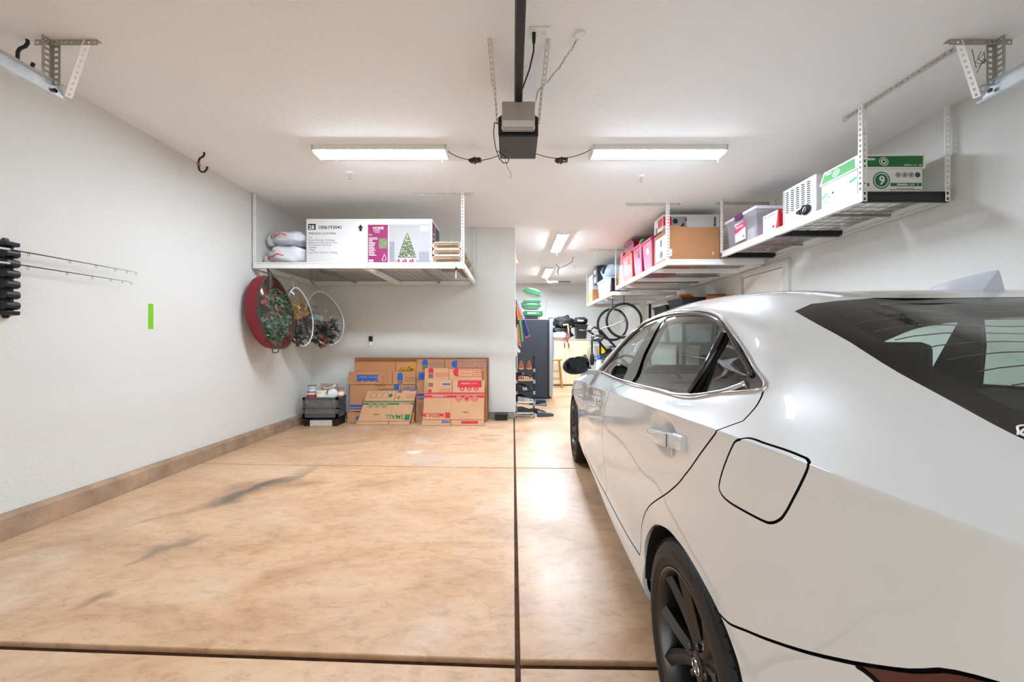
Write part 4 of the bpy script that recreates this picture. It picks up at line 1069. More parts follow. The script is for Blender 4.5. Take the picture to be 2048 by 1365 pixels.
for i, s in enumerate(('9 ft', 'Grand Duchess Twinkling', 'Balsam Fir LED Pre-Lit Tree', 'PO Number: 5614733', 'CHINA', '1 Pack', 'Case Wt: 74.52 lbs / 33.8 kg')):
    fc.text(tb, s, U(617), Vv(473.3 + i * 5.0), .031, INK)
fc.poly(tb, 'arrow', [(U(718.6), Vv(459)), (U(724), Vv(459)), (U(724), Vv(453)), (U(727), Vv(453)), (U(721.3), Vv(445.5)), (U(715.5), Vv(453)), (U(718.6), Vv(453))], INK)
fc.rect(tb, 'maroon_panel', U(736), Vv(522.5), U(776), Vv(446), maroon)
WI = _m['white_ink']
fc.text(tb, 'HOME', U(746), Vv(455.5), .047, WI, depth=.0016, bold=.0006); fc.text(tb, 'ACCENTS', U(746.5), Vv(459), .019, WI, depth=.0016); fc.text(tb, 'HOLIDAY', U(749), Vv(462.2), .016, WI, depth=.0016)
RR = random.Random(2)
fc.text(tb, '9 ft', U(738), Vv(468), .03, WI, depth=.0016)
for i in range(15): fc.rect(tb, 'print_line', U(738), Vv(472 + i * 2.5 + .9), U(738 + RR.uniform(7, 14 if 475 < 472 + i * 2.5 < 495 else 18)), Vv(472 + i * 2.5), WI, .0016)
fc.rect(tb, 'photo_inset', U(758), Vv(494), U(774.5), Vv(473.5), mat('inset_green', (120, 132, 92), .7, vary=.6, vscale=60), .0018)
fc.lines(tb, 'tree_outline', [((U(764), Vv(517)), (U(769), Vv(505))), ((U(769), Vv(505)), (U(773), Vv(515))), ((U(773), Vv(515)), (U(768), Vv(518))), ((U(768), Vv(518)), (U(764), Vv(517)))], .004, WI, .0018)
for i in range(2): fc.rect(tb, 'print_label', U(738), Vv(516 + i * 4.5 + 3), U(747), Vv(516 + i * 4.5), WI, .0016)
fc.rect(tb, 'photo_panel', U(776), Vv(523.5), U(860.5), Vv(445.5), mat('photo_white', (168, 164, 163), .6))
fc.rect(tb, 'photo_curtain', U(777), Vv(520), U(789), Vv(480), mat('photo_curtain', (136, 130, 136), .6), .0012)
fc.rect(tb, 'photo_floor', U(776), Vv(523.5), U(860.5), Vv(517), mat('photo_floor', (150, 144, 140), .6), .0011)
tree_g = mat('photo_tree_green', (78, 92, 62), .7); light_y = mat('photo_tree_light', (236, 226, 190), .6)
pts = []; n = 16
for i in range(n + 1):
    u = i / n; pts.append((U(814 - 19 * (1 - u) ** .85 * (1 if i % 2 else .86)), Vv(512 - 49 * u)))
for i in range(n, -1, -1):
    u = i / n; pts.append((U(815 + 19 * (1 - u) ** .85 * (.86 if i % 2 else 1)), Vv(512 - 49 * u)))
fc.poly(tb, 'photo_tree', pts, tree_g, .0014)
b = MB(); RR = random.Random(6)
for i in range(150):
    u = RR.random() ** 1.4; hw = 17 * (1 - u) ** .9; x = 814.5 + RR.uniform(-hw, hw); y = 511 - 46 * u; s = .0045
    b.poly([fc.p(U(x) - s, Vv(y), .0018), fc.p(U(x), Vv(y) - s, .0018), fc.p(U(x) + s, Vv(y), .0018), fc.p(U(x), Vv(y) + s, .0018)])
o = b.build('photo_lights', light_y, tb, fix=False); o['kind'] = 'stuff'
redp = mat('photo_red', (176, 22, 52), .6)
for i in range(8): fc.rect(tb, 'photo_gift', U(796 + i * 4.6), Vv(521.5), U(799.6 + i * 4.6), Vv(515 + (i % 3)), redp if i % 3 != 1 else WI, .0019)
fc.rect(tb, 'photo_sofa', U(838), Vv(521), U(858), Vv(500), mat('photo_sofa', (140, 140, 146), .6), .0013); fc.rect(tb, 'photo_badge', U(841), Vv(459), U(858.5), Vv(448), mat('photo_badge', (190, 232, 214), .6), .0014)
fc.rect(tb, 'photo_frame', U(776), Vv(523.5), U(779), Vv(445.5), mat('photo_frame', (186, 180, 182), .6), .0013)
fs = Face((X1, YT, Z0), (0, 1, 0), (0, 0, 1)); fs.rect(tb, 'side_maroon', .01, .01, .17, HB - .03, maroon); fs.rect(tb, 'side_photo', .19, .01, .45, HB - .03, mat('side_photo_green', (52, 70, 58), .6, vary=.4, vscale=20))
fs.lines(tb, 'side_lines', [((.05, .1 + i * .06), (.13, .1 + i * .06)) for i in range(6)], .012, WI, .0014)
# grey folded panel between the bags and the carton
tag(MB().box(-2.66, -2.60, 5.22, 5.6, LD, LD + .40).build('grey_panel', mat('grey_board', (150, 150, 146), .7)), 'grey board standing between the white bags and the tree carton', 'board')
# --- lumpy plastic bags
def lump(name, c, r, seed, m, parent=None, rough=.10, fl=1.0, seg=28):
    """crumpled sack: sphere pushed about by smooth noise, flattened where it lies"""
    from mathutils import noise as N
    b = MB(); rows = seg // 2
    for i in range(rows + 1):
        th = PI * i / rows
        for j in range(seg):
            ph = 2 * PI * j / seg; d = Vector((math.sin(th) * math.cos(ph), math.sin(th) * math.sin(ph), math.cos(th)))
            sq = Vector([math.copysign(abs(v) ** .75, v) for v in d])
            k = 1 + rough * N.noise(d * 2.2 + Vector((seed, 0, 0))) + rough * .9 * abs(N.noise(d * 5.5 + Vector((0, seed, 0)))) - rough * .4
            p = Vector((sq.x * r[0] * k, sq.y * r[1] * k, sq.z * r[2] * k)); p.z = max(p.z, -r[2] * .93 * fl)
            b.v.append(tuple(Vector(c) + p))
    for i in range(rows):
        for j in range(seg): b.f.append((i * seg + j, i * seg + (j + 1) % seg, (i + 1) * seg + (j + 1) % seg, (i + 1) * seg + j)); b.mi.append(0)
    return b.build(name, m, parent, smooth='all')
bagw = mat('white_bag_plastic', (226, 228, 234), .3); redtie = mat('red_drawstring', (232, 74, 56), .5)
for lab, c, r, sd in (('lower full white plastic sack with red drawstring on the left rack', (-2.83, 4.90, LD + .125), (.26, .26, .132), 3.0), ('upper white plastic sack with red drawstring lying on another sack', (-2.81, 4.93, LD + .355), (.235, .24, .098), 9.0)):
    t = thing('plastic_sack', lab, 'sack', (c[0], c[1], c[2] - r[2] * .93), 0, 'white plastic sacks')
    lump('sack_body', (0, 0, r[2] * .93), r, sd, bagw, t, rough=.22)
    MB().tube([(-.24, -.10, .05), (-.2, -.2, .10), (-.12, -.255, .085), (-.05, -.262, .12), (.02, -.255, .10)], .007, 6).build('drawstring', redtie, t, smooth='all')
    lump('sack_neck', (-.25, -.1, .06), (.05, .06, .07), sd + 1, bagw, t, rough=.3, seg=14)
# --- folded rugs and rolled rugs at the right end
rug_m = mat('woven_rug', (166, 138, 108), .95, vary=.35, vscale=70, bump=.8, bscale=160); rug_e = mat('rug_edge', (206, 192, 172), .95, bump=.6, bscale=150)
def folded_rug(z, h, x0, x1, label):
    t = thing('folded_rug', label, 'rug', ((x0 + x1) / 2, 4.88, z), 0, 'folded rugs')
    w = (x1 - x0) / 2; n = 10
    def loop(ww, hh):
        P = [];
        for i in range(n + 1): a = PI / 2 + PI * i / n; P.append((-ww + hh + hh * math.cos(a), hh + hh * math.sin(a)))
        for i in range(n + 1): a = -PI / 2 + PI * i / n; P.append((ww - hh + hh * math.cos(a), hh + hh * math.sin(a)))
        return P
    MB().prism([(x, zz) for x, zz in loop(w, h / 2)], -.26, .30, 'y').build('fold', rug_m, t, smooth=40)
    lp = loop(w - .004, h / 2 - .004)
    MB().tube([(x, -.262, zz + .004) for x, zz in lp], .008, 6, closed=True).build('outer_edge', rug_e, t, smooth='all')
    MB().tube([(-w + .05, -.263, h * .5), (w - .06, -.263, h * .55), (w - .04, -.263, h * .4), (-w + .06, -.263, h * .34)], .006, 6).build('inner_fold', mat('rug_shadow', (120, 100, 80), .95), t)
folded_rug(LD, .095, -.985, -.615, 'lowest folded beige rug in the stack beside the tree carton'); folded_rug(LD + .096, .075, -.975, -.625, 'middle folded beige rug in the stack beside the tree carton'); folded_rug(LD + .172, .088, -.975, -.63, 'topmost folded beige rug in the stack beside the tree carton')
for i, (x, z, y) in enumerate(((-.70, .065, 5.42), (-.69, .195, 5.44))):
    t = thing('rolled_rug', ('lower' if i == 0 else 'upper') + ' rolled beige rug behind the folded rugs', 'rug', (x, y, LD + z), 0, 'rolled rugs')
    sp = [(math.cos(a) * (.015 + .0075 * a), math.sin(a) * (.015 + .0075 * a)) for a in [j * .35 for j in range(20)]]
    MB().lathe([(0, 0), (.064, 0), (.066, .01), (.066, .45), (0, .45)], (0, -.22, 0), 20, 'y').build('roll', rug_m, t, smooth=40)
    MB().tube([(a, -.222, c) for a, c in sp], .005, 5).build('spiral_end', rug_e, t, smooth='all')
# --- small clip lamp on the right end of the front rail
t = thing('hanging_clip', 'small black and clear gadget dangling from the front rail of the left rack', 'gadget', (-.675, 4.53, LZ + .03))
MB().lathe([(0, .03), (.02, .028), (.024, 0), (.018, -.02), (0, -.02)], (0, -.012, 0), 14).build('clear_cup', glass_mat('clear_plastic', (.85, .87, .88), 1.2), t); MB().lathe([(0, -.02), (.014, -.028), (.014, -.05), (0, -.056)], (0, -.012, 0), 14).build('knob', BLACK, t)
MB().tube([(0, -.012, -.05), (-.004, -.012, -.10)], .003, 6).build('stem', WHITE, t); MB().lathe([(0, -.10), (.007, -.105), (.006, -.14), (.003, -.155), (0, -.155)], (-.004, -.012, 0), 10).build('tip', WHITE, t)

# --- wreath bags hanging below the rack
clear_v = glass_mat('clear_vinyl', (.90, .91, .91), 2.2, .06)
leaf_cache = {}
def wreath(label, org, n, hw, hh, cols, seed, count=420, centre=(0, -.05), rr=.62, ring_w=.34):
    """a wreath folded in its bag: leaves scattered over a ring; u across the bag, v up, w along its axis"""
    rnd = random.Random(seed); t = thing('wreath', label, 'wreath', org, 0, 'wreaths in storage bags')
    n = Vector(n).normalized(); h = Vector((-n.y, n.x, 0)); z = Vector((0, 0, 1))
    for ci, (nm, m, size, share, zone) in enumerate(cols):
        b = MB()
        for _ in range(int(count * share)):
            a = rnd.uniform(0, 2 * PI) if zone is None else rnd.uniform(*zone); r = rr + rnd.uniform(-1, 1) * ring_w
            c = h * (math.cos(a) * r * hw + centre[0]) + z * (math.sin(a) * r * hh + centre[1]) + n * rnd.uniform(-.055, .035)
            d = Vector((rnd.gauss(0, 1), rnd.gauss(0, 1), rnd.gauss(0, 1))).normalized(); e = d.orthogonal().normalized()
            L = size * rnd.uniform(.7, 1.3); W = L * .28
            b.poly([c - d * L / 2, c + e * W / 2 + d * .1 * L, c + d * L / 2, c - e * W / 2 + d * .1 * L])
        o = b.build(nm, m, t, fix=False); o['kind'] = 'stuff'
    return t
def wreath_bag(label, org, n, hw, hh, depth, band_m, pipe_m, tilt, strap, front_clear=True):
    t = thing('wreath_bag', label, 'storage bag', org, 0, 'wreath storage bags')
    n = Vector(n).normalized(); h = Vector((-n.y, n.x, 0)); z = Vector((0, 0, 1)); N_ = 40
    def rim(k, w):
        P = []
        for i in range(N_):
            a = 2 * PI * i / N_; v = math.sin(a); u = math.cos(a) * (1 - .22 * max(0, v) ** 1.5) ; u += tilt * v
            P.append(h * u * hw * k + z * v * hh * k + n * w)
        return P
    ro, ri = rim(1, 0), rim(.99, -depth); b = MB(); rm_ = rim(1.03, -depth * .5)
    b.v = [tuple(p) for p in ro + rm_ + ri]
    for k in range(2):
        for i in range(N_): b.f.append((k * N_ + i, k * N_ + (i + 1) % N_, (k + 1) * N_ + (i + 1) % N_, (k + 1) * N_ + i)); b.mi.append(0)
    b.f.append(tuple(2 * N_ + i for i in range(N_))); b.mi.append(0)
    b.build('side_band', band_m, t, smooth=50)
    # bulging clear face
    b = MB(); rings = [rim(k, .05 * (1 - k * k) + .004 * math.sin(9 * k)) for k in (.999, .8, .6, .4, .2)]
    for q in rings: b.v += [tuple(p) for p in q]
    for k in range(4):
        for i in range(N_): b.f.append((k * N_ + i, k * N_ + (i + 1) % N_, (k + 1) * N_ + (i + 1) % N_, (k + 1) * N_ + i)); b.mi.append(0)
    b.f.append(tuple(4 * N_ + i for i in range(N_))); b.mi.append(0)
    b.build('clear_front', clear_v, t, smooth='all')
    MB().tube(rim(1.0, 0), .008, 6, closed=True).build('piping', pipe_m, t, smooth='all')
    top = ro[10]
    sm, q = strap
    MB().tube([top + h * .03, Vector(q) - Vector(org), top - h * .03], .009, 6).build('strap', sm, t, smooth='all')
    return t
redf = mat('red_bag_fabric', (132, 14, 34), .6, bump=.5, bscale=14); greenp = mat('green_piping', (26, 62, 40), .6)
nA = (.95, -.31, 0)
t = wreath_bag('red fabric wreath bag with a clear front hanging at the left wall', (-2.80, 4.50, 1.55), nA, .235, .425, .20, redf, greenp, -.30, (BLACK, (-2.95, 4.56, 2.09)))
MB().tube([Vector((-.02, -.05, -.43)), Vector((.0, -.06, -.475)), Vector((.03, -.03, -.47)), Vector((.03, .0, -.43))], .008, 6).build('bottom_loop', greenp, t)
G1 = mat('pine_green', (46, 84, 54), .7, vary=.3, vscale=30); G2 = mat('pale_pine', (106, 134, 104), .7); RB = mat('red_berry', (168, 26, 40), .5)
wreath('green pine wreath with red ribbon inside the red bag', (-2.80, 4.50, 1.55), nA, .215, .385, [('needles', G1, .085, .75, None), ('pale_needles', G2, .07, .35, None), ('ribbon', RB, .07, .12, (1.0, 3.4))], 1, 620, (0, -.05), .45, .42)
nB = (.82, -.57, 0)
strapw = mat('milky_strap', (214, 214, 212), .4, alpha=.55)
clearb = glass_mat('clear_bag_band', (.86, .87, .88), 1.8, .08)
wreath_bag('clear wreath bag with white zip holding yellow leaves, middle of the three', (-2.84, 5.06, 1.535), nB, .17, .385, .16, clearb, WHITE, -.28, (strapw, (-2.97, 5.1, 2.09)))
YL = mat('yellow_leaf', (206, 146, 36), .7, vary=.35, vscale=40); DB = mat('black_twig', (36, 34, 36), .6); RO = mat('rust_leaf', (176, 66, 40), .7)
wreath('autumn wreath of yellow leaves inside the middle clear bag', (-2.84, 5.06, 1.535), nB, .16, .36, [('yellow_leaves', YL, .062, .55, (.3, 3.4)), ('dark_twigs', DB, .10, .5, (3.2, 6.4)), ('rust_leaves', RO, .06, .18, (2.6, 4.6))], 2, 520, (-.02, -.04), .5, .4)
wreath_bag('clear wreath bag with white zip holding dark twigs, rightmost of the three', (-2.70, 5.45, 1.54), (.62, -.78, 0), .25, .38, .14, clearb, WHITE, -.25, (strapw, (-2.93, 5.5, 2.09)))
wreath('dark twig wreath with red ribbon inside the right clear bag', (-2.70, 5.45, 1.54), (.62, -.78, 0), .235, .36, [('dark_twigs', DB, .13, .8, (2.4, 6.6)), ('grey_leaves', mat('grey_leaf', (104, 112, 98), .7), .06, .25, (2.0, 6.0)), ('red_ribbon', RB, .07, .14, (4.2, 6.2)), ('gold_leaf', YL, .05, .05, (0, 1))], 3, 420, (-.03, -.09), .5, .38)

# ================================================================== LEFT WALL
t = thing('rod_holder', 'black wall holder for fishing rods at the left edge', 'rod holder', (XL, 2.342, 1.60))
MB().box(0, .012, -.035, .035, -.225, .235).build('back_plate', BLACK, t)
zc = [.213, .155, .095, .03, -.035, -.10, -.165, -.212]
for i, z in enumerate(zc):
    MB().prism([(.012, z - .026), (.04, z - .026), (.058, z - .017), (.061, z), (.058, z + .017), (.04, z + .024), (.012, z + .024)] if 0 < i < 7 else [(.012, z - .016), (.055, z - .012), (.058, z + .012), (.012, z + .016)], -.034, .034, 'y').build('clamp_block', BLACK, t, bevel=.004)
for z in (.238, -.232): MB().lathe([(0, .018), (.012, .016), (.014, 0)], (0, 0, z), 10, 'x').build('mounting_lug', BLACK, t)
def rod(y0, z0, y1, z1, label):
    t = thing('fishing_rod', label, 'fishing rod', (XL + .062, 2.35, z0 + .03), 0, 'fishing rods')
    L = Vector((0, y1 - 2.35, z1 - z0 - .03)); S = Vector((0, y0 - 2.35, -.03))
    MB().tube([S, Vector((0, -.04, 0)), L], [.006, .0045, .0016], 6).build('blank', mat('dark_rod', (44, 40, 36), .35), t, smooth='all')
    for u in (.08, .38, .6, .78, .9, 1.0):
        p = L * u + Vector((0, 0, -.012)); MB().tube([p + Vector((0, math.cos(a) * .007, math.sin(a) * .008)) for a in [2 * PI * k / 8 for k in range(8)]], .0012, 4, closed=True).build('line_guide', BLACK, t)
    MB().tube([S, Vector((0, -.03, 0))], .0065, 6).build('pale_butt', mat('pale_rod', (206, 202, 192), .4), t)
rod(1.7, 1.745, 3.10, 1.776, 'upper dark fishing rod clipped along the left wall'); rod(1.7, 1.66, 3.06, 1.690, 'lower dark fishing rod clipped along the left wall')
tag(MB().box(XL, XL + .0012, 3.265, 3.312, 1.318, 1.538).build('tape_strip', mat('green_tape', (118, 190, 26), .5)), 'bright green strip of tape on the left wall', 'tape')
t = thing('wall_sensor', 'small black and white device on the back wall below the rack', 'sensor', (-2.225, YB, 1.215))
MB().box(-.028, .028, -.03, 0, -.005, .075).build('black_cover', BLACK, t, bevel=.004); MB().box(-.024, .024, -.022, 0, -.075, -.008).build('white_body', WHITE, t, bevel=.004)
# ================================================================== FLATTENED CARTONS LEANING ON THE BACK WALL
blue_i = mat('blue_ink', (30, 86, 160), .7); green_i = mat('green_ink', (22, 120, 76), .7); red_i = mat('red_ink', (200, 34, 54), .7); grey_i = mat('grey_ink', (120, 96, 80), .7)
class Flat:
    """a flattened carton leaning back: bottom edge on the floor at depth yb, top edge at yt; photo pixels give its corners"""
    def __init__(s, label, yb, yt, lb, rb, lt, rt, pt, m=CARDB, th=.014):
        s.t = thing('flat_carton', label, 'flattened box', ((lb + rb) / 2 * yb / FPX - 1026 * yb / FPX, yb, 0), 0, 'flattened moving boxes')
        o = s.t.location
        BL = Vector(((lb - 1026) * yb / FPX, yb, .003)) - o; BR = Vector(((rb - 1026) * yb / FPX, yb, .003)) - o
        zt = CAM_H + (683 - pt) * yt / FPX
        TL = Vector(((lt - 1026) * yt / FPX, yt, zt)) - o; TR = Vector(((rt - 1026) * yt / FPX, yt, zt)) - o
        s.BL, s.BR, s.TL, s.TR = BL, BR, TL, TR
        up = ((TL + TR) / 2 - (BL + BR) / 2).normalized(); r = Vector((1, 0, 0)); s.n = r.cross(up)
        s.up = up; s.r = r; s.H = ((TL + TR) / 2 - (BL + BR) / 2).length; s.th = th
        s.m = m
    def pt(s, a, b, d=0):
        p = s.BL.lerp(s.BR, a).lerp(s.TL.lerp(s.TR, a), b); return p + s.n * d
    def panel(s, name, a0, b0, a1, b1, d=0, m=None):
        c = [s.pt(a0, b0, d), s.pt(a1, b0, d), s.pt(a1, b1, d), s.pt(a0, b1, d)]
        k = [p - s.n * s.th for p in c]
        return MB().quadbox(k + c).build(name, m or s.m, s.t, bevel=.002)
    def rect(s, name, a0, b0, a1, b1, m, d=.001):
        return MB().poly([s.pt(a0, b0, d), s.pt(a1, b0, d), s.pt(a1, b1, d), s.pt(a0, b1, d)]).build(name, m, s.t, fix=False)
    def face(s, a, b, flip=False):
        k = -1 if flip else 1
        return Face(s.pt(a, b, .0004), s.r * k, s.up * k)
    def line(s, name, a0, b0, a1, b1, w, m):
        p, q = s.pt(a0, b0, .001), s.pt(a1, b1, .001); d = (q - p).normalized(); c = s.n.cross(d) * w / 2
        return MB().poly([p - c, q - c, q + c, p + c]).build(name, m, s.t, fix=False)
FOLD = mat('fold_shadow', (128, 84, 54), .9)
# 1 wide dark sheet at the back
f = Flat('widest dark brown cardboard sheet at the very back against the wall', 5.87, 5.925, 711, 977, 709.5, 977.5, 716.5, CARDD)
f.panel('sheet', 0, 0, 1, 1)
for i in range(1, 12): f.line('crease', .93, i / 12, 1, i / 12, .004, FOLD)
# 2 brown carton with a yellow scribbled tape
f = Flat('plain brown flattened carton with yellow printed tape, behind the LARGE one', 5.80, 5.895, 708, 834, 709.5, 833, 724.5, mat('brown_card', (190, 132, 88), .85, vary=.08, vscale=3))
f.panel('left_panel', 0, 0, .66, 1); f.panel('right_panel', .668, 0, 1, 1)
RR = random.Random(12); fc = f.face(.72, .86); b = MB()
for k in range(26):
    a = RR.uniform(0, 2 * PI); c = Vector((RR.uniform(.0, .24), RR.uniform(-.06, .07))); d = Vector((math.cos(a), math.sin(a))) * .035
    q = Vector((-d.y, d.x)).normalized() * .012
    b.poly([fc.p(*(c - d - q)), fc.p(*(c + d - q)), fc.p(*(c + d + q)), fc.p(*(c - d + q))])
b.build('yellow_print', mat('yellow_print', (192, 150, 30), .7), f.t, fix=False)
# 3 LARGE
f = Flat('large flattened moving box marked LARGE in blue', 5.62, 5.855, 697, 828, 697.5, 831.5, 744.5, CARDB)
f.panel('lower_panel', .02, .22, 1, .735); f.panel('upper_flap', 0, .745, .65, 1, .003); f.panel('upper_flap', .658, .745, 1, 1, .003); f.panel('bottom_flap', -.015, 0, 1, .205, .006)
f.rect('blue_banner', .125, .80, .52, .935, blue_i, .0045)
fc = f.face(.15, .885); fc.o += f.n * .0045; fc.text(f.t, 'LARGE | Grande', 0, -.01, .042, CARDL, depth=.001); fc.text(f.t, '18" x 18" x 24"', .03, -.075, .040, CARDL, depth=.001)
fc = f.face(.52, .87); fc.o += f.n * .0045
fc.poly(f.t, 'cube_icon', [(-.09, .05), (-.01, .09), (.075, .055), (.075, -.045), (-.005, -.085), (-.09, -.04)], CARDB, .001)
fc.lines(f.t, 'cube_lines', [((-.09, .05), (-.01, .09)), ((-.01, .09), (.075, .055)), ((.075, .055), (.075, -.045)), ((.075, -.045), (-.005, -.085)), ((-.005, -.085), (-.09, -.04)), ((-.09, -.04), (-.09, .05)), ((-.09, .05), (-.005, .015)), ((-.005, .015), (.075, .055)), ((-.005, .015), (-.005, -.085))], .005, grey_i, .002)
fc = f.face(.70, .80); fc.o += f.n * .0045
fc.rect(f.t, 'blue_badge', .03, .02, .115, .10, blue_i); fc.disc(f.t, 'blue_badge_top', .072, .10, .042, blue_i); fc.lines(f.t, 'fine_print', [((.14, .0 + i * .022), (.38, .0 + i * .022)) for i in range(4)], .006, grey_i); fc.rect(f.t, 'square_code', .035, -.035, .11, .015, grey_i)
fc = f.face(.66, .63); fc.rect(f.t, 'blue_square', .02, .0, .10, .085, blue_i); fc.text(f.t, 'LARGE', .115, .0, .088, blue_i, bold=.0015)
fc = f.face(.40, .70); fc.text(f.t, 'Power', .0, .0, .06, INKBLK, name='handwriting'); fc.text(f.t, 'Transformer', .03, -.055, .05, INKBLK, name='handwriting')
f.rect('blue_stripe', .02, .30, 1, .345, blue_i); f.rect('blue_stripe', .02, .255, 1, .28, blue_i)
fc = f.face(.21, .36); fc.ring(f.t, 'round_icon', 0.05, .02, .055, .006, INKBLK, .0015); fc.ring(f.t, 'round_icon', .05, .02, .035, .02, grey_i, .0015)
fc = f.face(.10, .09); fc.o += f.n * .006; fc.disc(f.t, 'blue_blob', .08, 0, .07, blue_i, ry=.035)
# 4 large box, right half
f = Flat('large flattened moving box with blue icons behind the MEDIUM ones', 5.72, 5.885, 831, 975, 833.5, 972.5, 719.5, CARDB)
f.panel('left_panel', 0, .0, .40, 1); f.panel('right_panel', .407, .0, 1, 1)
f.line('fold', 0, .79, 1, .79, .006, FOLD)
fc = f.face(.06, .82); fc.rect(f.t, 'blue_badge', .02, .07, .11, .12, blue_i); fc.disc(f.t, 'blue_badge_top', .065, .12, .045, blue_i); fc.rect(f.t, 'square_code', .025, -.0, .105, .06, grey_i); fc.lines(f.t, 'fine_print', [((.13, .07 + i * .02), (.36, .07 + i * .02)) for i in range(3)], .005, blue_i)
fc = f.face(.50, .86); fc.poly(f.t, 'blue_round', [(.09, .0), (.09, .11)] + [(.05 - .05 * math.sin(a), .055 + .055 * math.cos(a)) for a in [PI * k / 8 for k in range(9)]], blue_i); fc.lines(f.t, 'print_box', [((.1, 0), (.55, 0)), ((.1, .1), (.55, .1)), ((.55, 0), (.55, .1)), ((.4, 0), (.4, .1)), ((.14, .07), (.36, .07)), ((.14, .04), (.34, .04)), ((.42, .07), (.53, .07)), ((.42, .04), (.53, .04))], .006, blue_i)
fc = f.face(.02, .66); fc.rect(f.t, 'blue_square', .01, .0, .10, .11, blue_i); fc.rect(f.t, 'blue_bar', .135, .0, .155, .11, blue_i)
f.rect('blue_stripe', .02, .40, .4, .44, blue_i); f.rect('blue_stripe', .02, .35, .4, .37, blue_i)
fc = f.face(.02, .10); fc.lines(f.t, 'fine_print', [((.02, .02 + i * .03), (.12, .02 + i * .03)) for i in range(6)], .01, grey_i)
# 5 medium, behind
f = Flat('medium flattened moving box with red capsule print, the upper one', 5.62, 5.80, 846, 968, 850, 963, 737.5, CARDL)
f.panel('left_flap', 0, .0, .42, 1); f.panel('right_flap', .428, .0, 1, .985, .002)
fc = f.face(.04, .86); fc.rect(f.t, 'red_badge', .02, .04, .10, .08, red_i); fc.disc(f.t, 'red_badge_top', .06, .08, .04, red_i); fc.rect(f.t, 'square_code', .025, -.04, .095, .03, grey_i); fc.lines(f.t, 'fine_print', [((.12, -.01 + i * .018), (.34, -.01 + i * .018)) for i in range(4)], .005, red_i)
fc = f.face(.51, .845); fc.o += f.n * .002; fc.poly(f.t, 'red_round', [(.07, .0), (.07, .13)] + [(.05 - .06 * math.sin(a), .065 + .065 * math.cos(a)) for a in [PI * k / 8 for k in range(9)]], red_i); fc.lines(f.t, 'print_box', [((.07, 0), (.42, 0)), ((.07, .13), (.42, .13)), ((.42, 0), (.42, .13)), ((.29, 0), (.29, .13)), ((.1, .1), (.26, .1)), ((.1, .05), (.26, .05))] + [((.31, .03 + i * .03), (.40, .03 + i * .03)) for i in range(3)], .006, red_i)
# 6 medium, front
f = Flat('medium flattened moving box marked MEDIUM in red, in front', 5.45, 5.74, 845, 967, 850, 969.5, 761.5, CARDL)
f.panel('main_panel', 0, .125, 1, .715); f.panel('left_flap', .045, .722, .455, 1); f.panel('right_flap', .465, .722, 1, 1); f.panel('bottom_flap', -.012, 0, .455, .115, .004); f.panel('bottom_flap', .465, 0, 1, .115, .004)
f.rect('red_stripe', .0, .675, 1, .705, red_i); f.rect('red_stripe', .0, .60, 1, .655, red_i)
fc = f.face(.08, .615); fc.marks(f.t, .04, .0, .22, .03, CARDL, .0018)
for i, a in enumerate((.575, .71, .84)):
    fc = f.face(a, .585); fc.disc(f.t, 'icon_disc', 0, 0, .05, CARDL, .0014); fc.ring(f.t, 'icon_ring', 0, 0, .05, .008, red_i, .002); fc.ring(f.t, 'icon_mark', 0, 0, .03, .012 if i != 1 else .03, red_i, .002)
f.rect('hand_hole', .655, .275, .745, .290, INKBLK, .0012); f.line('centre_seam', .46, .125, .46, .715, .003, FOLD)
fc = f.face(.40, .205, True); fc.text(f.t, 'MEDIUM', .05, -.04, .088, red_i, bold=.0015); fc.rect(f.t, 'red_square', -.04, -.05, .035, .035, red_i)
fc = f.face(.06, .86); fc.rect(f.t, 'square_code', .0, -.01, .07, .055, grey_i); fc.disc(f.t, 'red_dot', .03, -.075, .03, red_i); fc.rect(f.t, 'blue_tag', .21, .02, .33, .045, blue_i); fc.lines(f.t, 'fine_print', [((.17, -.04 - i * .02), (.34, -.04 - i * .02)) for i in range(4)], .005, red_i)
fc = f.face(.55, .79); fc.rect(f.t, 'red_block', .0, .03, .36, .14, red_i)
for i in range(3): fc.disc(f.t, 'red_icon', .07 + i * .105, .01, .035, red_i, .001); fc.disc(f.t, 'icon_core', .07 + i * .105, .005, .018, CARDL, .002)
fc.marks(f.t, .04, .08, .28, .025, CARDL, .002)
fc = f.face(.60, .05); fc.o += f.n * .004; fc.rect(f.t, 'red_band', .03, -.01, .27, .03, red_i); fc = f.face(.3, .05); fc.o += f.n * .004; fc.marks(f.t, .0, 0, .12, .035, blue_i)
# 7 small, front left
f = Flat('small flattened moving box marked SMALL in green, in front', 5.50, 5.72, 713, 818, 735, 833, 783, CARDL)
f.panel('main_panel', 0, .10, 1, .69); f.panel('left_flap', 0, .70, .585, 1); f.panel('right_flap', .595, .70, 1, 1); f.panel('bottom_flap', -.01, 0, .60, .09, .004); f.panel('bottom_flap', .61, 0, 1, .09, .004)
f.rect('green_stripe', 0, .655, 1, .68, green_i); f.rect('green_stripe', 0, .58, 1, .635, green_i)
for i, a in enumerate((.155, .295, .43)):
    fc = f.face(a, .565); fc.disc(f.t, 'icon_disc', 0, 0, .045, CARDL, .0014); fc.ring(f.t, 'icon_ring', 0, 0, .045, .006, green_i, .002); fc.ring(f.t, 'icon_mark', 0, 0, .026, .012, green_i, .002)
    fc = f.face(.15 + i * .125, .86); fc.ring(f.t, 'round_icon', 0, 0, .048, .005, grey_i, .0016)
fc = f.face(.50, .86); fc.disc(f.t, 'green_dot', 0, 0, .03, green_i, .0016)
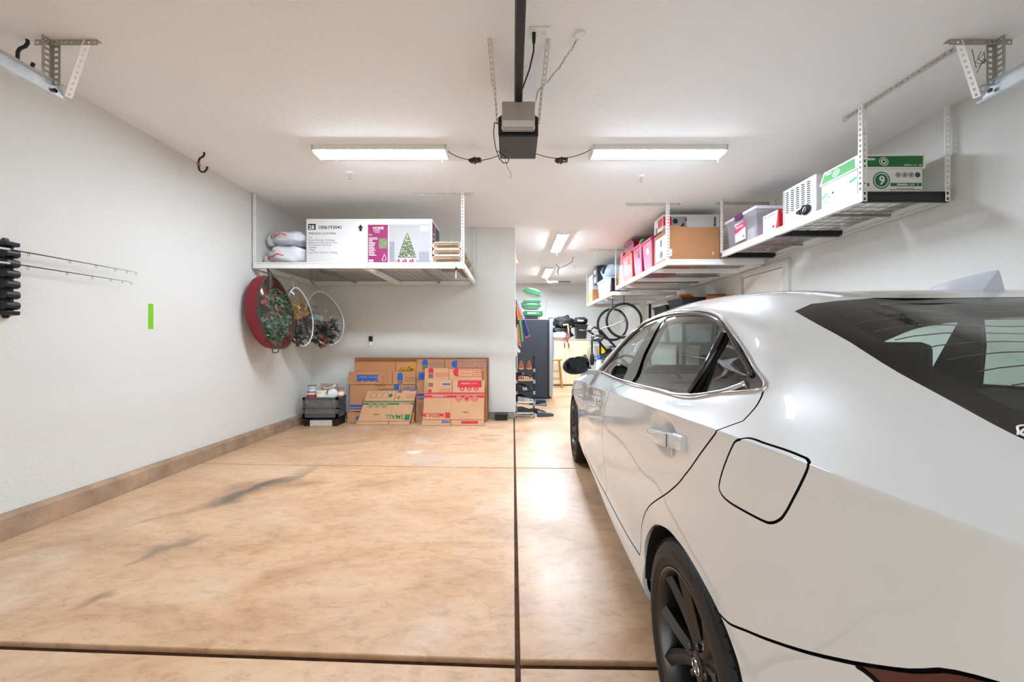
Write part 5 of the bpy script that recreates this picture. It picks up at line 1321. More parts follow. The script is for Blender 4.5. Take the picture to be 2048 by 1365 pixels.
fc = f.face(.63, .80); fc.rect(f.t, 'square_code', 0, .07, .06, .12, grey_i); fc.ring(f.t, 'grey_ring', .03, .0, .025, .012, green_i); fc.rect(f.t, 'blue_tag', .17, .10, .29, .12, grey_i); fc.lines(f.t, 'fine_print', [((.14, -.01 + i * .018), (.29, -.01 + i * .018)) for i in range(4)], .004, grey_i)
f.rect('hand_hole', .27, .285, .38, .302, INKBLK, .0012); f.line('centre_seam', .59, .10, .59, .69, .003, FOLD)
fc = f.face(.93, .20, True); fc.text(f.t, 'SMALL', .05, -.045, .095, green_i, bold=.0015); fc.rect(f.t, 'green_square', -.04, -.05, .035, .035, green_i)
fc = f.face(.70, .61); fc.marks(f.t, .0, -.02, .2, .03, CARDL, .0018)
# ================================================================== CRATE CORNER
grey_c = mat('grey_crate_plastic', (78, 80, 82), .5)
cr = thing('plastic_crate', 'grey lattice plastic crate full of tubs in the back left corner', 'crate', (-2.742, 5.54, .112))
W_, D_, H_ = .248, .138, .30
b = MB()
for z0, z1 in ((0, .065), (.135, .155), (.265, .30)):
    b = MB()
    for (x0, x1, y0, y1) in ((-W_, W_, -D_, -D_ + .012), (-W_, W_, D_ - .012, D_), (-W_, -W_ + .012, -D_, D_), (W_ - .012, W_, -D_, D_)): b.box(x0, x1, y0, y1, z0, z1)
    b.build('band', grey_c, cr)
MB().box(-W_, W_, -D_, D_, 0, .012).build('base', grey_c, cr)
for sx in (-1, 1):
    for sy in (-1, 1): MB().box(sx * W_ - .03 * (sx > 0) , sx * W_ + .03 * (sx < 0), sy * D_ - .03 * (sy > 0), sy * D_ + .03 * (sy < 0), 0, H_).build('corner_post', grey_c, cr)
b = MB()
for i in range(15):
    x = -W_ + .02 + i * (2 * W_ - .04) / 14
    for (za, zb) in ((.065, .135), (.155, .265)):
        for s in (-1, 1):
            x2 = max(-W_ + .01, min(W_ - .01, x + s * (zb - za) * .8)); b.bar((x, -D_ + .006, za), (x2, -D_ + .006, zb), .0055, .0055, (0, 1, 0))
            y = -D_ + .02 + i * (2 * D_ - .04) / 14; y2 = max(-D_ + .01, min(D_ - .01, y + s * (zb - za) * .8)); b.bar((W_ - .006, y, za), (W_ - .006, y2, zb), .006, .006, (1, 0, 0))
o = b.build('lattice', grey_c, cr); o['kind'] = 'stuff'
# what the crate stands on
t = thing('crate_stand', 'low black stand under the grey plastic crate', 'stand', (-2.742, 5.54, 0))
for sx in (-1, 1): MB().box(sx * .205 - .035, sx * .205 + .035, -.125, .125, 0, .11).build('foot', BLACK, t, bevel=.006)
tag(MB().box(-2.90, -2.585, 5.42, 5.64, .001, .085).build('white_board_box', mat('scuffed_white', (214, 204, 194), .8, vary=.15, vscale=12), bevel=.004), 'scuffed white block lying under the crate', 'box')
def tub(label, x, y, z, r0, r1, h, body, lid, stripe=None):
    t = thing('tub', label, 'tub', (x, y, z), 0, 'tubs in the crate')
    MB().lathe([(0, 0), (r0, 0), (r1, h), (0, h)], (0, 0, 0), 20).build('body', body, t, smooth=40)
    MB().lathe([(0, h + .012), (r1 + .004, h + .012), (r1 + .006, h - .004), (r1, h - .006)], (0, 0, 0), 20).build('lid', lid, t, smooth=40)
    if stripe: MB().lathe([(r0 + (r1 - r0) * .35 + .001, h * .35), (r0 + (r1 - r0) * .75 + .001, h * .75)], (0, 0, 0), 20).build('label', stripe, t, smooth='all')
    return t
T0 = .112 + .30
cream = mat('cream_tub', (236, 228, 200), .5); glid = mat('grey_lid', (128, 130, 130), .5)
tag(MB().box(-2.742 - .226, -2.742 + .226, 5.422, 5.655, T0 - .26, T0 - .05).build('crate_filling', mat('grey_papers', (216, 212, 200), .8, vary=.35, vscale=14)), 'grey jumble of papers filling the crate', 'papers')
tub('short white tub with red label and grey lid in the crate', -2.905, 5.485, T0 - .05, .055, .064, .115, WHITE, glid, mat('red_label', (200, 40, 60), .6))
tub('smaller white tub with blue label standing on the grey lid', -2.90, 5.49, T0 + .079, .044, .052, .075, WHITE, glid, mat('pale_blue_label', (180, 198, 220), .6))
tub('cream tub with a small yellow mark in the crate', -2.775, 5.50, T0 - .05, .062, .068, .125, cream, cream, mat('cream_label', (246, 240, 220), .6))
tub('orange and white can at the right end of the crate', -2.54, 5.61, T0 - .05, .04, .042, .15, mat('orange_can', (206, 132, 50), .5), glid, WHITE)
tag(MB().box(-2.70, -2.55, 5.422, 5.485, T0 - .05, T0 + .03).build('white_carton', carton_w, bevel=.003), 'small white carton lying at the front of the crate', 'box')
t = lump('white_packet', (-2.64, 5.56, T0 + .03), (.075, .06, .07), 5.0, WHITE, None, rough=.25, seg=18); tag(t, 'crumpled white packet in the middle of the crate', 'packet')
tag(MB().box(-2.86, -2.60, 5.655, 5.664, T0 - .04, T0 + .17).build('brown_board', mat('grey_brown_board', (172, 150, 132), .85)), 'brown board standing at the back of the crate', 'board')
tag(MB().tube([(-2.80, 5.60, T0 + .12), (-2.74, 5.60, T0 + .10), (-2.67, 5.60, T0 + .12), (-2.62, 5.60, T0 + .165), (-2.615, 5.60, T0 + .15), (-2.66, 5.60, T0 + .09)], .010, 6).build('white_strap', mat('off_white_strap', (226, 218, 206), .6), smooth='all'), 'off-white curved strap lying on the crate', 'strap')
tag(MB().box(-.275, -.085, 5.80, 5.92, 0, .078).box(-.285, -.075, 5.79, 5.925, .078, .094).build('black_tray', BLACK, bevel=.006), 'low black box with a lid on the floor at the partition wall', 'box')
# ================================================================== RIGHT SIDE
# man door in the right wall
dr = structure(MB().box(XR - .02, XR, 4.62, 5.45, .0, 2.12).build('door_1', mat('door_paint', (232, 229, 223), .5)), 'flush white door in the right wall')
for q in ((4.615, 4.627, 0, 2.125), (5.443, 5.455, 0, 2.125), (4.615, 5.455, 2.113, 2.125)): MB().box(XR - .021, XR - .0195, *q).build('door_gap_shade', mat('gap_shade', (60, 56, 52), .9), dr)  # dark strips laid round the door in place of its shadow lines
MB().box(XR - .04, XR, 4.53, 4.62, 0, 2.20).build('door_trim', wall_m, dr); MB().box(XR - .03, XR, 5.45, 5.54, 0, 2.20).build('door_trim', wall_m, dr); MB().box(XR - .03, XR, 4.62, 5.45, 2.12, 2.20).build('door_trim', wall_m, dr)
tag(MB().box(XR - .035, XR - .02, 5.46, 5.475, 1.60, 2.15).build('door_closer_rod', STEELG), 'thin steel rod beside the white door in the right wall', 'rod')
tag(MB().box(XR - .03, XR, 5.7, 6.05, 1.88, 1.925).build('yellow_level', mat('yellow_plastic', (232, 182, 40), .5), bevel=.004), 'yellow strip fixed on the right wall beyond the white door', 'level')
AZ, BZ, CZ = 2.262, 2.19, 2.11; AD, BD, CD = AZ + .077, BZ + .077, CZ + .077
rack('white overhead rack at the near end of the right wall, with black cross bars', 2.62, 3.275, 2.85, 4.80, AZ, False, [(3.80, 'b'), (3.3, 'g'), (4.3, 'g'), (4.76, 'b')], True,
     posts=[(2.62, 2.848, 1, 1), (3.275, 2.848, -1, 1), (2.62, 4.80, 1, -1), (3.275, 4.80, -1, -1)], brackets=[((2.63, 3.03, CEIL - .001), (2.66, 2.25, CEIL - .001), (1, 0, 0)), ((2.60, 4.86, CEIL - .001), (3.30, 4.86, CEIL - .001), (0, 1, 0))])
rack('white overhead rack in the middle of the right side holding the pink bins', 1.97, 3.225, 4.87, 7.33, BZ, False, [(5.42, 'w'), (5.95, 'g'), (6.2, 'w'), (6.6, 'g'), (6.95, 'w')],
     posts=[(1.97, 4.868, 1, 1), (1.97, 7.33, 1, -1), (3.225, 7.33, -1, -1)], brackets=[((1.46, 4.90, CEIL - .001), (2.16, 4.90, CEIL - .001), (0, 1, 0)), ((1.45, 7.36, CEIL - .001), (2.15, 7.36, CEIL - .001), (0, 1, 0))])
rack('white overhead rack at the far end of the right side', 1.94, 3.2, 7.42, 10.0, CZ, False, [(7.95, 'w'), (8.5, 'w'), (9.1, 'w'), (9.6, 'g')],
     posts=[(1.94, 10.0, 1, -1), (3.2, 10.0, -1, -1)], brackets=[])
# --- green and white carton with a lid
g = thing('lidded_carton', 'white carton with green lid bands at the near end of the right rack', 'box', (2.66, 2.935, AD))
gw = mat('carton_glossy_white', (238, 238, 234), .5); gr = mat('carton_green', (28, 112, 52), .55); gd_ = mat('carton_dark_green', (22, 84, 44), .55)
MB().box(0, .50, 0, .34, 0, .215).build('carton_body', gw, g)
c = [(-.012, -.012, .205), (.512, -.012, .205), (.512, .352, .205), (-.012, .352, .205), (.012, .004, .320), (.53, .004, .320), (.53, .34, .320), (.012, .33, .320)]
MB().quadbox(c).build('lid', gw, g)
def quadface(P0, P1, P3): return Face(P0, Vector(P1) - Vector(P0), Vector(P3) - Vector(P0))
fn = quadface(c[0], c[1], c[4]); fn.u = (Vector(c[4]) - Vector(c[0])); fn.u = (fn.u - fn.r * fn.u.dot(fn.r)).normalized(); fn.n = fn.r.cross(fn.u)
fn.poly(g, 'green_band', [(.030, .012), (.505, .012), (.522, .104), (.052, .100)], gr); fn.ring(g, 'round_logo', .21, .056, .036, .006, gw, .0016); fn.ring(g, 'round_logo', .21, .056, .022, .010, gw, .0016)
fn.marks(g, .065, .066, .08, .022, gw); fn.marks(g, .36, .022, .14, .010, gw)
fl_ = quadface(c[3], c[0], c[7]); fl_.u = Vector(c[7]) - Vector(c[3]); fl_.u = (fl_.u - fl_.r * fl_.u.dot(fl_.r)).normalized(); fl_.n = fl_.r.cross(fl_.u)
fl_.poly(g, 'green_band', [(.02, .012), (.345, .012), (.32, .1), (.035, .1)], mat('carton_light_green', (96, 176, 104), .55)); fl_.ring(g, 'round_logo', .16, .056, .034, .006, gw, .0016); fl_.ring(g, 'round_logo', .16, .056, .02, .01, gw, .0016); fl_.marks(g, .045, .075, .07, .018, gw)
fb = Face((0, 0, 0), (1, 0, 0), (0, 0, 1))
fb.ring(g, 'big_logo', .185, .118, .066, .008, gd_); fb.disc(g, 'big_logo_core', .185, .118, .050, gr, .0012); fb.text(g, '9', .164, .085, .095, gw, depth=.002, bold=.002)
fb.rect(g, 'green_stripe', .255, .072, .495, .098, gr); fb.rect(g, 'green_stripe', .0, .072, .09, .098, gd_)
fb.marks(g, .30, .078, .17, .014, gw, .0018)
for i, x in enumerate((.315, .365, .415, .465)):
    fb.ring(g, 'eco_icon', x, .160, .020, .005, gd_); fb.disc(g, 'eco_icon_core', x, .160, .009 if i != 3 else .018, mat('icon_grey', (86, 92, 88), .6))
fb.lines(g, 'fine_print', [((.30, .055), (.44, .055))], .004, INKBLK)
for i in range(5): fb.lines(g, 'print_cell', [((.245 + i * .05, .01), (.29 + i * .05, .01)), ((.29 + i * .05, .01), (.29 + i * .05, .045)), ((.245 + i * .05, .045), (.29 + i * .05, .045)), ((.25 + i * .05, .03), (.284 + i * .05, .03)), ((.252 + i * .05, .02), (.28 + i * .05, .02))], .004, INKBLK)
fb.rect(g, 'print_box', .02, .012, .07, .05, mat('icon_grey', (86, 92, 88), .6))
fl2 = Face((0, .34, 0), (0, -1, 0), (0, 0, 1)); fl2.lines(g, 'fine_print', [((.08, .16), (.26, .175)), ((.05, .09), (.1, .10)), ((.22, .03), (.31, .04)), ((.2, .14), (.28, .146))], .008, mat('pale_print', (190, 200, 192), .6)); fl2.poly(g, 'green_mark', [(.0, .09), (.06, .12), (.06, .135), (.0, .105)], mat('mint', (60, 180, 120), .6)); fl2.poly(g, 'green_mark', [(.27, .12), (.335, .135), (.335, .155), (.27, .14)], mat('mint', (60, 180, 120), .6)); fl2.disc(g, 'hole', .115, .11, .009, INKBLK); fl2.ring(g, 'round_logo', .06, .07, .03, .005, mat('mint', (60, 180, 120), .6))
# --- white louvred appliance
v = thing('louvred_appliance', 'white appliance with rows of vent slots and a coiled cord on the right rack', 'appliance', (2.655, 3.33, AD))
vm = mat('appliance_white', (236, 236, 233), .4)
MB().box(0, .42, 0, .40, 0, .345).build('casing', vm, v, bevel=.006)
MB().box(-.006, .0, .385, .40, .0, .345).build('side_frame', STEELG, v)
for ci in range(5):
    for ri in range(11):
        y = .365 - ci * .066; z = .31 - ri * .019
        MB().quadbox([(-.003, y - .038, z - .010), (-.003, y, z - .004), (.002, y, z - .004), (.002, y - .038, z - .010), (-.003, y - .038, z - .001), (-.003, y, z + .005), (.002, y, z + .005), (.002, y - .038, z - .001)]).build('vent_slot', INKBLK, v)
b = MB(); RR = random.Random(7)
for k in range(6): b.tube([(-.012 - .004 * k, .10 + (.052 - .003 * k) * math.cos(a), .062 + (.042 - .002 * k) * math.sin(a)) for a in [2 * PI * i / 18 for i in range(18)]], .005, 6, closed=True)
b.build('coiled_cord', BLACK, v, smooth='all'); MB().prism([(.16, .04), (.20, .05), (.20, .075), (.16, .085)], -.03, -.006, 'x').build('plug', BLACK, v, bevel=.004)
# --- small appliance box
x = thing('appliance_carton', 'small white and red appliance box beside the louvred appliance', 'box', (2.655, 3.80, AD))
redc = mat('carton_red', (208, 30, 46), .55)
MB().box(0, .30, 0, .235, 0, .195).build('carton_body', gw, x)
fb = Face((0, 0, 0), (1, 0, 0), (0, 0, 1)); fb.poly(x, 'red_field', [(.0, .05), (.0, .195), (.30, .195), (.30, .12), (.10, .09), (.05, .0), (.0, .0)], redc); fb.text(x, 'FRIGIDAIRE', .025, .165, .022, gw, depth=.0018)
fl2 = Face((0, .235, 0), (0, -1, 0), (0, 0, 1)); fl2.text(x, 'FRIGIDAIRE', .015, .158, .034, INKBLK, bold=.0004); fl2.rect(x, 'product_picture', .04, .05, .12, .135, mat('pale_picture', (214, 220, 230), .5)); fl2.disc(x, 'red_fruit', .16, .045, .016, redc); fl2.poly(x, 'red_corner', [(.19, .0), (.235, .0), (.235, .195), (.225, .195), (.21, .08)], redc)
# --- clear latch bin
cb = thing('clear_bin', 'clear storage bin with white lid and purple latch on the right rack', 'storage bin', (2.66, 4.16, AD))
cl = mat('clear_bin_plastic', (196, 194, 206), .25, alpha=.42)
def tapered(mb, x0, x1, y0, y1, z0, z1, t): return mb.quadbox([(x0 + t, y0 + t, z0), (x1 - t, y0 + t, z0), (x1 - t, y1 - t, z0), (x0 + t, y1 - t, z0), (x0, y0, z1), (x1, y0, z1), (x1, y1, z1), (x0, y1, z1)])
tapered(MB(), 0, .50, 0, .58, 0, .33, .025).build('tub', cl, cb, bevel=.01)
MB().box(-.015, .515, -.015, .595, .325, .36).build('lid', mat('lid_white', (236, 236, 238), .4), cb, bevel=.008)
MB().box(-.028, -.006, .22, .36, .30, .362).build('latch', mat('purple_latch', (112, 52, 122), .5), cb, bevel=.006)
fl2 = Face((.012, .57, 0), (0, -1, .0), (-.04, 0, 1)); fl2.rect(cb, 'paper_label', .17, .05, .38, .27, WHITE, .004); fl2.poly(cb, 'pink_label', [(.17, .15), (.38, .19), (.38, .27), (.17, .235)], mat('label_pink', (222, 90, 132), .6), .0055); fl2.marks(cb, .19, .205, .15, .025, WHITE, .008); fl2.disc(cb, 'pink_dot', .34, .09, .014, mat('label_pink', (222, 90, 132), .6), .0056)
tag(MB().box(2.71, 3.10, 4.22, 4.68, AD + .008, AD + .155).build('pink_box', mat('lilac_box', (198, 142, 172), .6)), 'lilac pink box inside the clear bin', 'box')
tag(MB().box(2.70, 2.708, 4.25, 4.40, AD + .008, AD + .16).build('white_folder', WHITE), 'white folder standing inside the clear bin', 'folder')
# --- rack B contents
k = thing('brown_carton', 'big plain brown cardboard box at the near end of the middle rack', 'box', (2.03, 4.94, BD))
MB().box(0, .655, 0, .53, 0, .43).build('carton_body', CARDB, k, bevel=.004)
c = [(0, 0, .43), (.655, 0, .43), (.655, .2, .435), (0, .2, .435)]
MB().quadbox([(0, .0, .43), (.25, .0, .43), (.25, .26, .432), (0, .26, .432), (0, .0, .455), (.25, .0, .435), (.25, .26, .437), (0, .26, .457)]).build('raised_flap', CARDB, k)
fb = Face((0, 0, 0), (1, 0, 0), (0, 0, 1)); fb.rect(k, 'label', -.0, .055, .038, .145, WHITE); fb.lines(k, 'label_print', [((.006, .07 + i * .012), (.032, .07 + i * .012)) for i in range(4)], .004, mat('pale_print', (190, 200, 192), .6)); fb.disc(k, 'tape_scrap', .57, .09, .008, WHITE, ry=.02)
fl2 = Face((0, .53, 0), (0, -1, 0), (0, 0, 1)); fl2.rect(k, 'white_side_print', .06, .05, .45, .37, gw); fl2.rect(k, 'picture', .24, .24, .28, .33, INKBLK, .0014); fl2.disc(k, 'picture', .27, .13, .05, mat('grey_picture', (90, 90, 80), .6), .0014)
tag(MB().box(2.68, 2.72, 4.95, 5.4, BD, BD + .40).build('narrow_carton', CARDD), 'dark brown carton edge between the big box and the clear bin', 'box')
p = thing('picture_carton', 'flat white carton with red and black pictures on top of the big brown box', 'box', (2.03, 5.14, BD + .46))
MB().box(0, .76, 0, .32, 0, .20).build('carton_body', mat('carton_grey_white', (214, 214, 208), .6), p)
fb = Face((0, 0, 0), (1, 0, 0), (0, 0, 1)); fb.rect(p, 'picture_field', .10, .0, .32, .17, mat('picture_grey', (150, 150, 150), .6)); fb.rect(p, 'red_field', .0, .05, .115, .17, redc, .0012); fb.disc(p, 'round_badge', .165, .11, .035, INKBLK, .0014); fb.poly(p, 'product_shape', [(.15, .0), (.25, .06), (.28, .10), (.29, .0)], INKBLK, .0014); fb.disc(p, 'red_seal', .305, .13, .022, mat('seal_red', (190, 80, 84), .6), .0016)
Face(fb.p(.715, .03, 0), (0, 0, 1), (-1, 0, 0)).marks(p, 0, 0, .14, .03, INKBLK); fl2 = Face((0, .32, 0), (0, -1, 0), (0, 0, 1)); fl2.rect(p, 'red_field', .14, .05, .30, .17, redc); fl2.rect(p, 'dark_picture', .05, .0, .12, .08, mat('grey_picture', (90, 90, 80), .6))
def bin_(label, x, y, z, w, d, h, m, lidm=None, slot=None, grp='plastic storage bins', lab=None):
    t = thing('storage_bin', label, 'storage bin', (x, y, z), 0, grp)
    tapered(MB(), 0, w, 0, d, 0, h, .03).build('tub', m, t, bevel=.02)
    MB().box(-.012, w + .012, -.012, d + .012, h - .02, h + .02).build('rim' if lidm is None else 'lid', lidm or m, t, bevel=.008)
    if slot: MB().box(.005, .014, d * .25, d * .4, h * .60, h * .85).build('handle_slot', slot, t, bevel=.003)
    if lab: MB().quadbox([(.012, d * .3, h * .55), (.012, d * .55, h * .55), (.014, d * .55, h * .55), (.014, d * .3, h * .55), (.002, d * .3, h * .75), (.002, d * .55, h * .75), (.004, d * .55, h * .75), (.004, d * .3, h * .75)]).build('paper_label', WHITE, t)
    return t
pink = mat('pink_bin', (178, 28, 84), .4); pinkl = mat('pink_lid', (190, 30, 90), .4); orng = mat('orange_red_bin', (200, 54, 36), .42); mar = mat('maroon_bin', (104, 14, 40), .4)
bin_('pink storage bin with label next to the big brown box', 2.0, 5.50, BD, .62, .40, .44, pink, pinkl, None, lab=True); bin_('pink storage bin with a green tag next to the orange-red bin', 2.0, 5.95, BD, .62, .40, .47, pink, pinkl, BLACK)
bin_('orange-red storage bin on the middle rack', 2.0, 6.42, BD, .60, .52, .46, orng, None, mat('orange_dark', (160, 40, 28), .5)); bin_('maroon bin stacked on top of the orange-red bin', 2.02, 6.42, BD + .485, .58, .50, .17, mar, mat('maroon_lid', (150, 26, 60), .35))
tag(MB().box(2.0, 2.4, 6.985, 7.13, BD, BD + .35).build('white_carton', gw), 'narrow white carton beside the orange-red bin', 'box')
tag(MB().box(2.0, 2.35, 7.15, 7.26, BD, BD + .25).build('brown_carton', CARDD), 'narrow brown carton at the far end of the middle rack', 'box')
tag(MB().box(2.02, 2.3, 6.98, 7.15, BD + .355, BD + .58).build('patterned_box', mat('red_white_pattern', (196, 90, 100), .6, vary=.7, vscale=30)), 'red and white patterned box above the narrow white carton', 'box')
t = lump('green_tag_bag', (2.06, 6.02, BD + .53), (.05, .08, .035), 2.0, mat('green_cloth', (70, 140, 60), .7), None, rough=.3, seg=14); tag(t, 'small green bundle on the lid of a pink bin', 'bundle')
t = lump('dark_bag', (2.45, 6.1, BD + .56), (.28, .3, .07), 6.0, mat('dark_fabric', (40, 38, 44), .8), None, rough=.25, seg=18); tag(t, 'dark bag lying on the pink bins under the ceiling', 'bag')
# --- rack C contents
bin_('pale blue clear bin on the far rack', 1.97, 8.0, CD, .55, .85, .36, mat('pale_blue_bin', (196, 218, 236), .35), mat('pale_blue_lid', (216, 232, 242), .35), None)
tag(MB().box(1.97, 2.3, 7.62, 7.72, CD, CD + .30).build('black_folder', BLACK), 'black folder at the near end of the far rack', 'folder')
tag(MB().box(1.97, 2.3, 7.76, 7.94, CD, CD + .30).build('cream_carton', mat('cream_carton', (232, 218, 180), .7)), 'cream carton beside the pale blue bin', 'box')
t = thing('file_carton', 'orange-brown file carton with a hand hole at the far end of the far rack', 'box', (1.97, 9.42, CD)); MB().box(0, .4, 0, .5, 0, .31).build('carton_body', mat('orange_card', (222, 150, 96), .8), t); MB().lathe([(0, -.002), (.035, -.002), (.035, .0)], (0, .25, .17), 16, 'x').build('hand_hole', INKBLK, t)
t = thing('document_carton', 'white carton with grey sketches on top of the file carton', 'box', (1.97, 9.42, CD + .313)); MB().box(0, .4, 0, .5, 0, .36).build('carton_body', gw, t); Face((0, .5, 0), (0, -1, 0), (0, 0, 1)).rect(t, 'sketch', .06, .04, .42, .30, mat('sketch_grey', (176, 172, 168), .7, vary=.5, vscale=14))
for i, (yy, zz, hh, lab) in enumerate(((8.95, .385, .2, 'lower black gadget box on the pale blue bin'), (8.97, .59, .17, 'upper black gadget box on the far rack'))):
    t = thing('gadget_carton', lab, 'box', (1.96, yy - .12, CD + zz), 0, 'black gadget boxes'); MB().box(0, .36, 0, .40, 0, hh).build('carton_body', mat('charcoal_box', (50, 52, 56), .5), t); Face((0, .40, 0), (0, -1, 0), (0, 0, 1)).rect(t, 'white_label', .08, .03, .22, hh - .04, WHITE)
t = thing('blue_white_bag', 'white and blue patterned soft bag on top of the pale blue bin', 'bag', (2.22, 8.36, CD + .383)); lump('bag_body', (0, 0, .15), (.25, .40, .16), 4.0, mat('blue_white_cloth', (206, 218, 230), .7, vary=.35, vscale=9), t, rough=.18); MB().prism([(.12, .24), (-.2, .26), (-.02, .12)], -.262, -.20, 'x').build('navy_triangle', mat('navy_cloth', (24, 52, 76), .7), t)
# --- shelving and totes against the right wall
s = thing('steel_shelf', 'dark steel shelving unit against the right wall behind the car', 'shelf', (2.72, 6.05, 0))
for (px_, py_) in ((0, 0), (.55, 0), (0, 1.5), (.55, 1.5)): MB().box(px_ - .02, px_ + .02, py_ - .02, py_ + .02, 0, 1.95 if py_ > 0 else 1.62).build('post', mat('shelf_black', (34, 34, 36), .5), s)
for z in (.15, .65, 1.15, 1.58): MB().box(-.02, .57, -.02, 1.52, z, z + .035).build('shelf_board', mat('shelf_black', (34, 34, 36), .5), s)
bt = mat('black_tote', (34, 35, 37), .45)
bin_('black tote with orange tool on the wall shelf behind the car', 2.70, 6.06, 1.617, .56, .56, .28, bt, bt, None, 'black totes'); bin_('lower black tote on the wall shelf, the farther one', 2.70, 6.72, 1.617, .56, .60, .22, bt, bt, None, 'black totes')
bin_('grey tote on the middle shelf board behind the car', 2.72, 6.1, 1.187, .5, .6, .33, mat('grey_tote', (150, 152, 154), .5), WHITE, None, 'grey totes'); bin_('grey tote on the middle shelf board, the farther one', 2.72, 6.85, 1.187, .5, .6, .33, mat('grey_tote', (150, 152, 154), .5), WHITE, None, 'grey totes')
t = thing('orange_tool', 'orange power tool lying on the near black tote', 'tool', (2.86, 6.28, 1.919)); MB().tube([(-.12, 0, .035), (.05, 0, .045), (.10, .02, .03)], [.03, .035, .03], 10).build('tool_body', mat('orange_plastic', (232, 120, 30), .45), t, smooth=50); MB().box(.02, .14, -.03, .03, .0, .03).build('tool_base', mat('red_orange', (226, 60, 30), .5), t, bevel=.006)
tag(MB().box(3.05, 3.30, 5.93, 6.02, 1.55, 1.95).box(3.0, 3.30, 5.86, 5.90, 1.55, 1.92).build('loose_cardboard', CARDD, bevel=.003), 'two dark cardboard pieces at the near end of the wall shelf', 'cardboard')
tag(MB().box(2.95, 3.32, 5.84, 6.04, 1.50, 1.548).build('wall_ledge', PAINTW), 'short ledge carrying the loose cardboard on the right wall', 'ledge')
# --- bicycles hung by the front wheel
bk = mat('bike_black', (20, 20, 22), .4)
def bicycle(label, loc, rz, tyre=.335):
    t = thing('bicycle', label, 'bicycle', loc, rz, 'hanging bicycles')
    FW = Vector((.12, 0, .55)); RW = Vector((.16, 0, -.48)); HT = Vector((-.34, 0, .36)); SD = Vector((-.48, 0, -.20)); BB = Vector((.02, 0, -.05))
    for nm, c in (('front_wheel', FW), ('rear_wheel', RW)):
        w = MB().tube([c + Vector((math.cos(a) * tyre, 0, math.sin(a) * tyre)) for a in [2 * PI * i / 40 for i in range(40)]], .024, 8, closed=True).build(nm, RUBBER, t, smooth='all')
        MB().tube([c + Vector((math.cos(a) * (tyre - .03), 0, math.sin(a) * (tyre - .03))) for a in [2 * PI * i / 40 for i in range(40)]], .009, 6, closed=True).build('rim', STEELG, w, smooth='all')
        b = MB()
        for i in range(18): a = 2 * PI * i / 18; b.tube([c + Vector((0, .02 * (-1) ** i, 0)), c + Vector((math.cos(a) * (tyre - .03), 0, math.sin(a) * (tyre - .03)))], .0015, 4)
        o = b.build('spokes', STEELG, w); o['kind'] = 'stuff'
        MB().lathe([(.022, -.04), (.022, .04)], tuple(c), 10, 'y').build('hub', bk, w)
    f = MB(); ST = SD + Vector((.14, 0, .02))
    for p, q, r in ((HT, BB, .024), (HT + Vector((.0, 0, -.06)), ST, .02), (ST, BB, .02), (BB, RW, .013), (ST, RW, .012)): f.tube([p, q], r, 8)
    f.build('frame', bk, t, smooth=40)
    f = MB()
    for s_ in (-.05, .05): f.tube([HT + Vector((.05, s_ * .6, .04)), HT.lerp(FW, .5) + Vector((0, s_, 0)), FW + Vector((0, s_, 0))], .012, 8)
    f.build('fork', STEELG, t, smooth=40)
    st_ = HT + Vector((-.10, 0, .05)); MB().tube([HT, st_], .016, 8).build('stem', bk, t)
    hb = MB().tube([st_ + Vector((-.03, -.30, .0)), st_ + Vector((-.01, -.12, .02)), st_, st_ + Vector((-.01, .12, .02)), st_ + Vector((-.03, .30, .0))], .013, 8).build('handlebar', bk, t, smooth='all')
    for s_ in (-1, 1):
        MB().tube([st_ + Vector((-.03, .30 * s_, 0)), st_ + Vector((-.03, .20 * s_, 0))], .019, 8).build('grip', RUBBER, hb); MB().tube([st_ + Vector((-.02, .17 * s_, .01)), st_ + Vector((-.09, .21 * s_, .03)), st_ + Vector((-.10, .27 * s_, .02))], .007, 6).build('brake_lever', STEELG, hb)
    MB().tube([ST, SD], .013, 8).build('seat_post', STEELG, t)
    lump('saddle', tuple(SD + Vector((-.02, 0, -.02))), (.045, .075, .13), 1.0, RUBBER, t, rough=.08, seg=16)
    MB().lathe([(.0, -.01), (.09, -.01), (.09, .0), (0, 0)], tuple(BB + Vector((0, -.05, 0))), 20, 'y').build('chainring', bk, t)
    for s_ in (-1, 1): MB().tube([BB + Vector((0, .07 * s_, 0)), BB + Vector((.12 * s_, .09 * s_, .12 * s_))], .010, 6).build('crank', bk, t); MB().box(.12 * s_ - .04 + BB.x, .12 * s_ + .04 + BB.x, .09 * s_ - .03, .09 * s_ + .05 * s_ + .03, BB.z + .11 * s_, BB.z + .11 * s_ + .02).build('pedal', bk, t)
    MB().tube([FW + Vector((0, 0, tyre)), FW + Vector((0, 0, tyre + .07)), FW + Vector((.0, 0, 2.125 - loc[2] - .55))], .008, 6).build('hang_hook', RUBBER, t)
    return t
bicycle('nearer black bicycle hung up by its front wheel under the far rack', (2.08, 7.55, 1.07), -.12)
bicycle('black bicycle hanging behind the nearer one, its wheel further left', (2.02, 8.15, 1.02), .15)
t = thing('helmet', 'dark grey bicycle helmet hanging at the handlebars', 'helmet', (1.66, 7.5, 1.20)); lump('shell', (0, 0, .07), (.12, .10, .075), 7.0, mat('helmet_grey', (70, 72, 78), .35), t, rough=.12, seg=20); MB().tube([(-.07, -.08, .06), (0, -.105, .08), (.07, -.08, .06)], .012, 6).build('stripe', STEELG, t); MB().tube([(-.08, 0, .03), (-.03, -.02, -.05), (.06, 0, .03)], .005, 5).build('strap', BLACK, t)
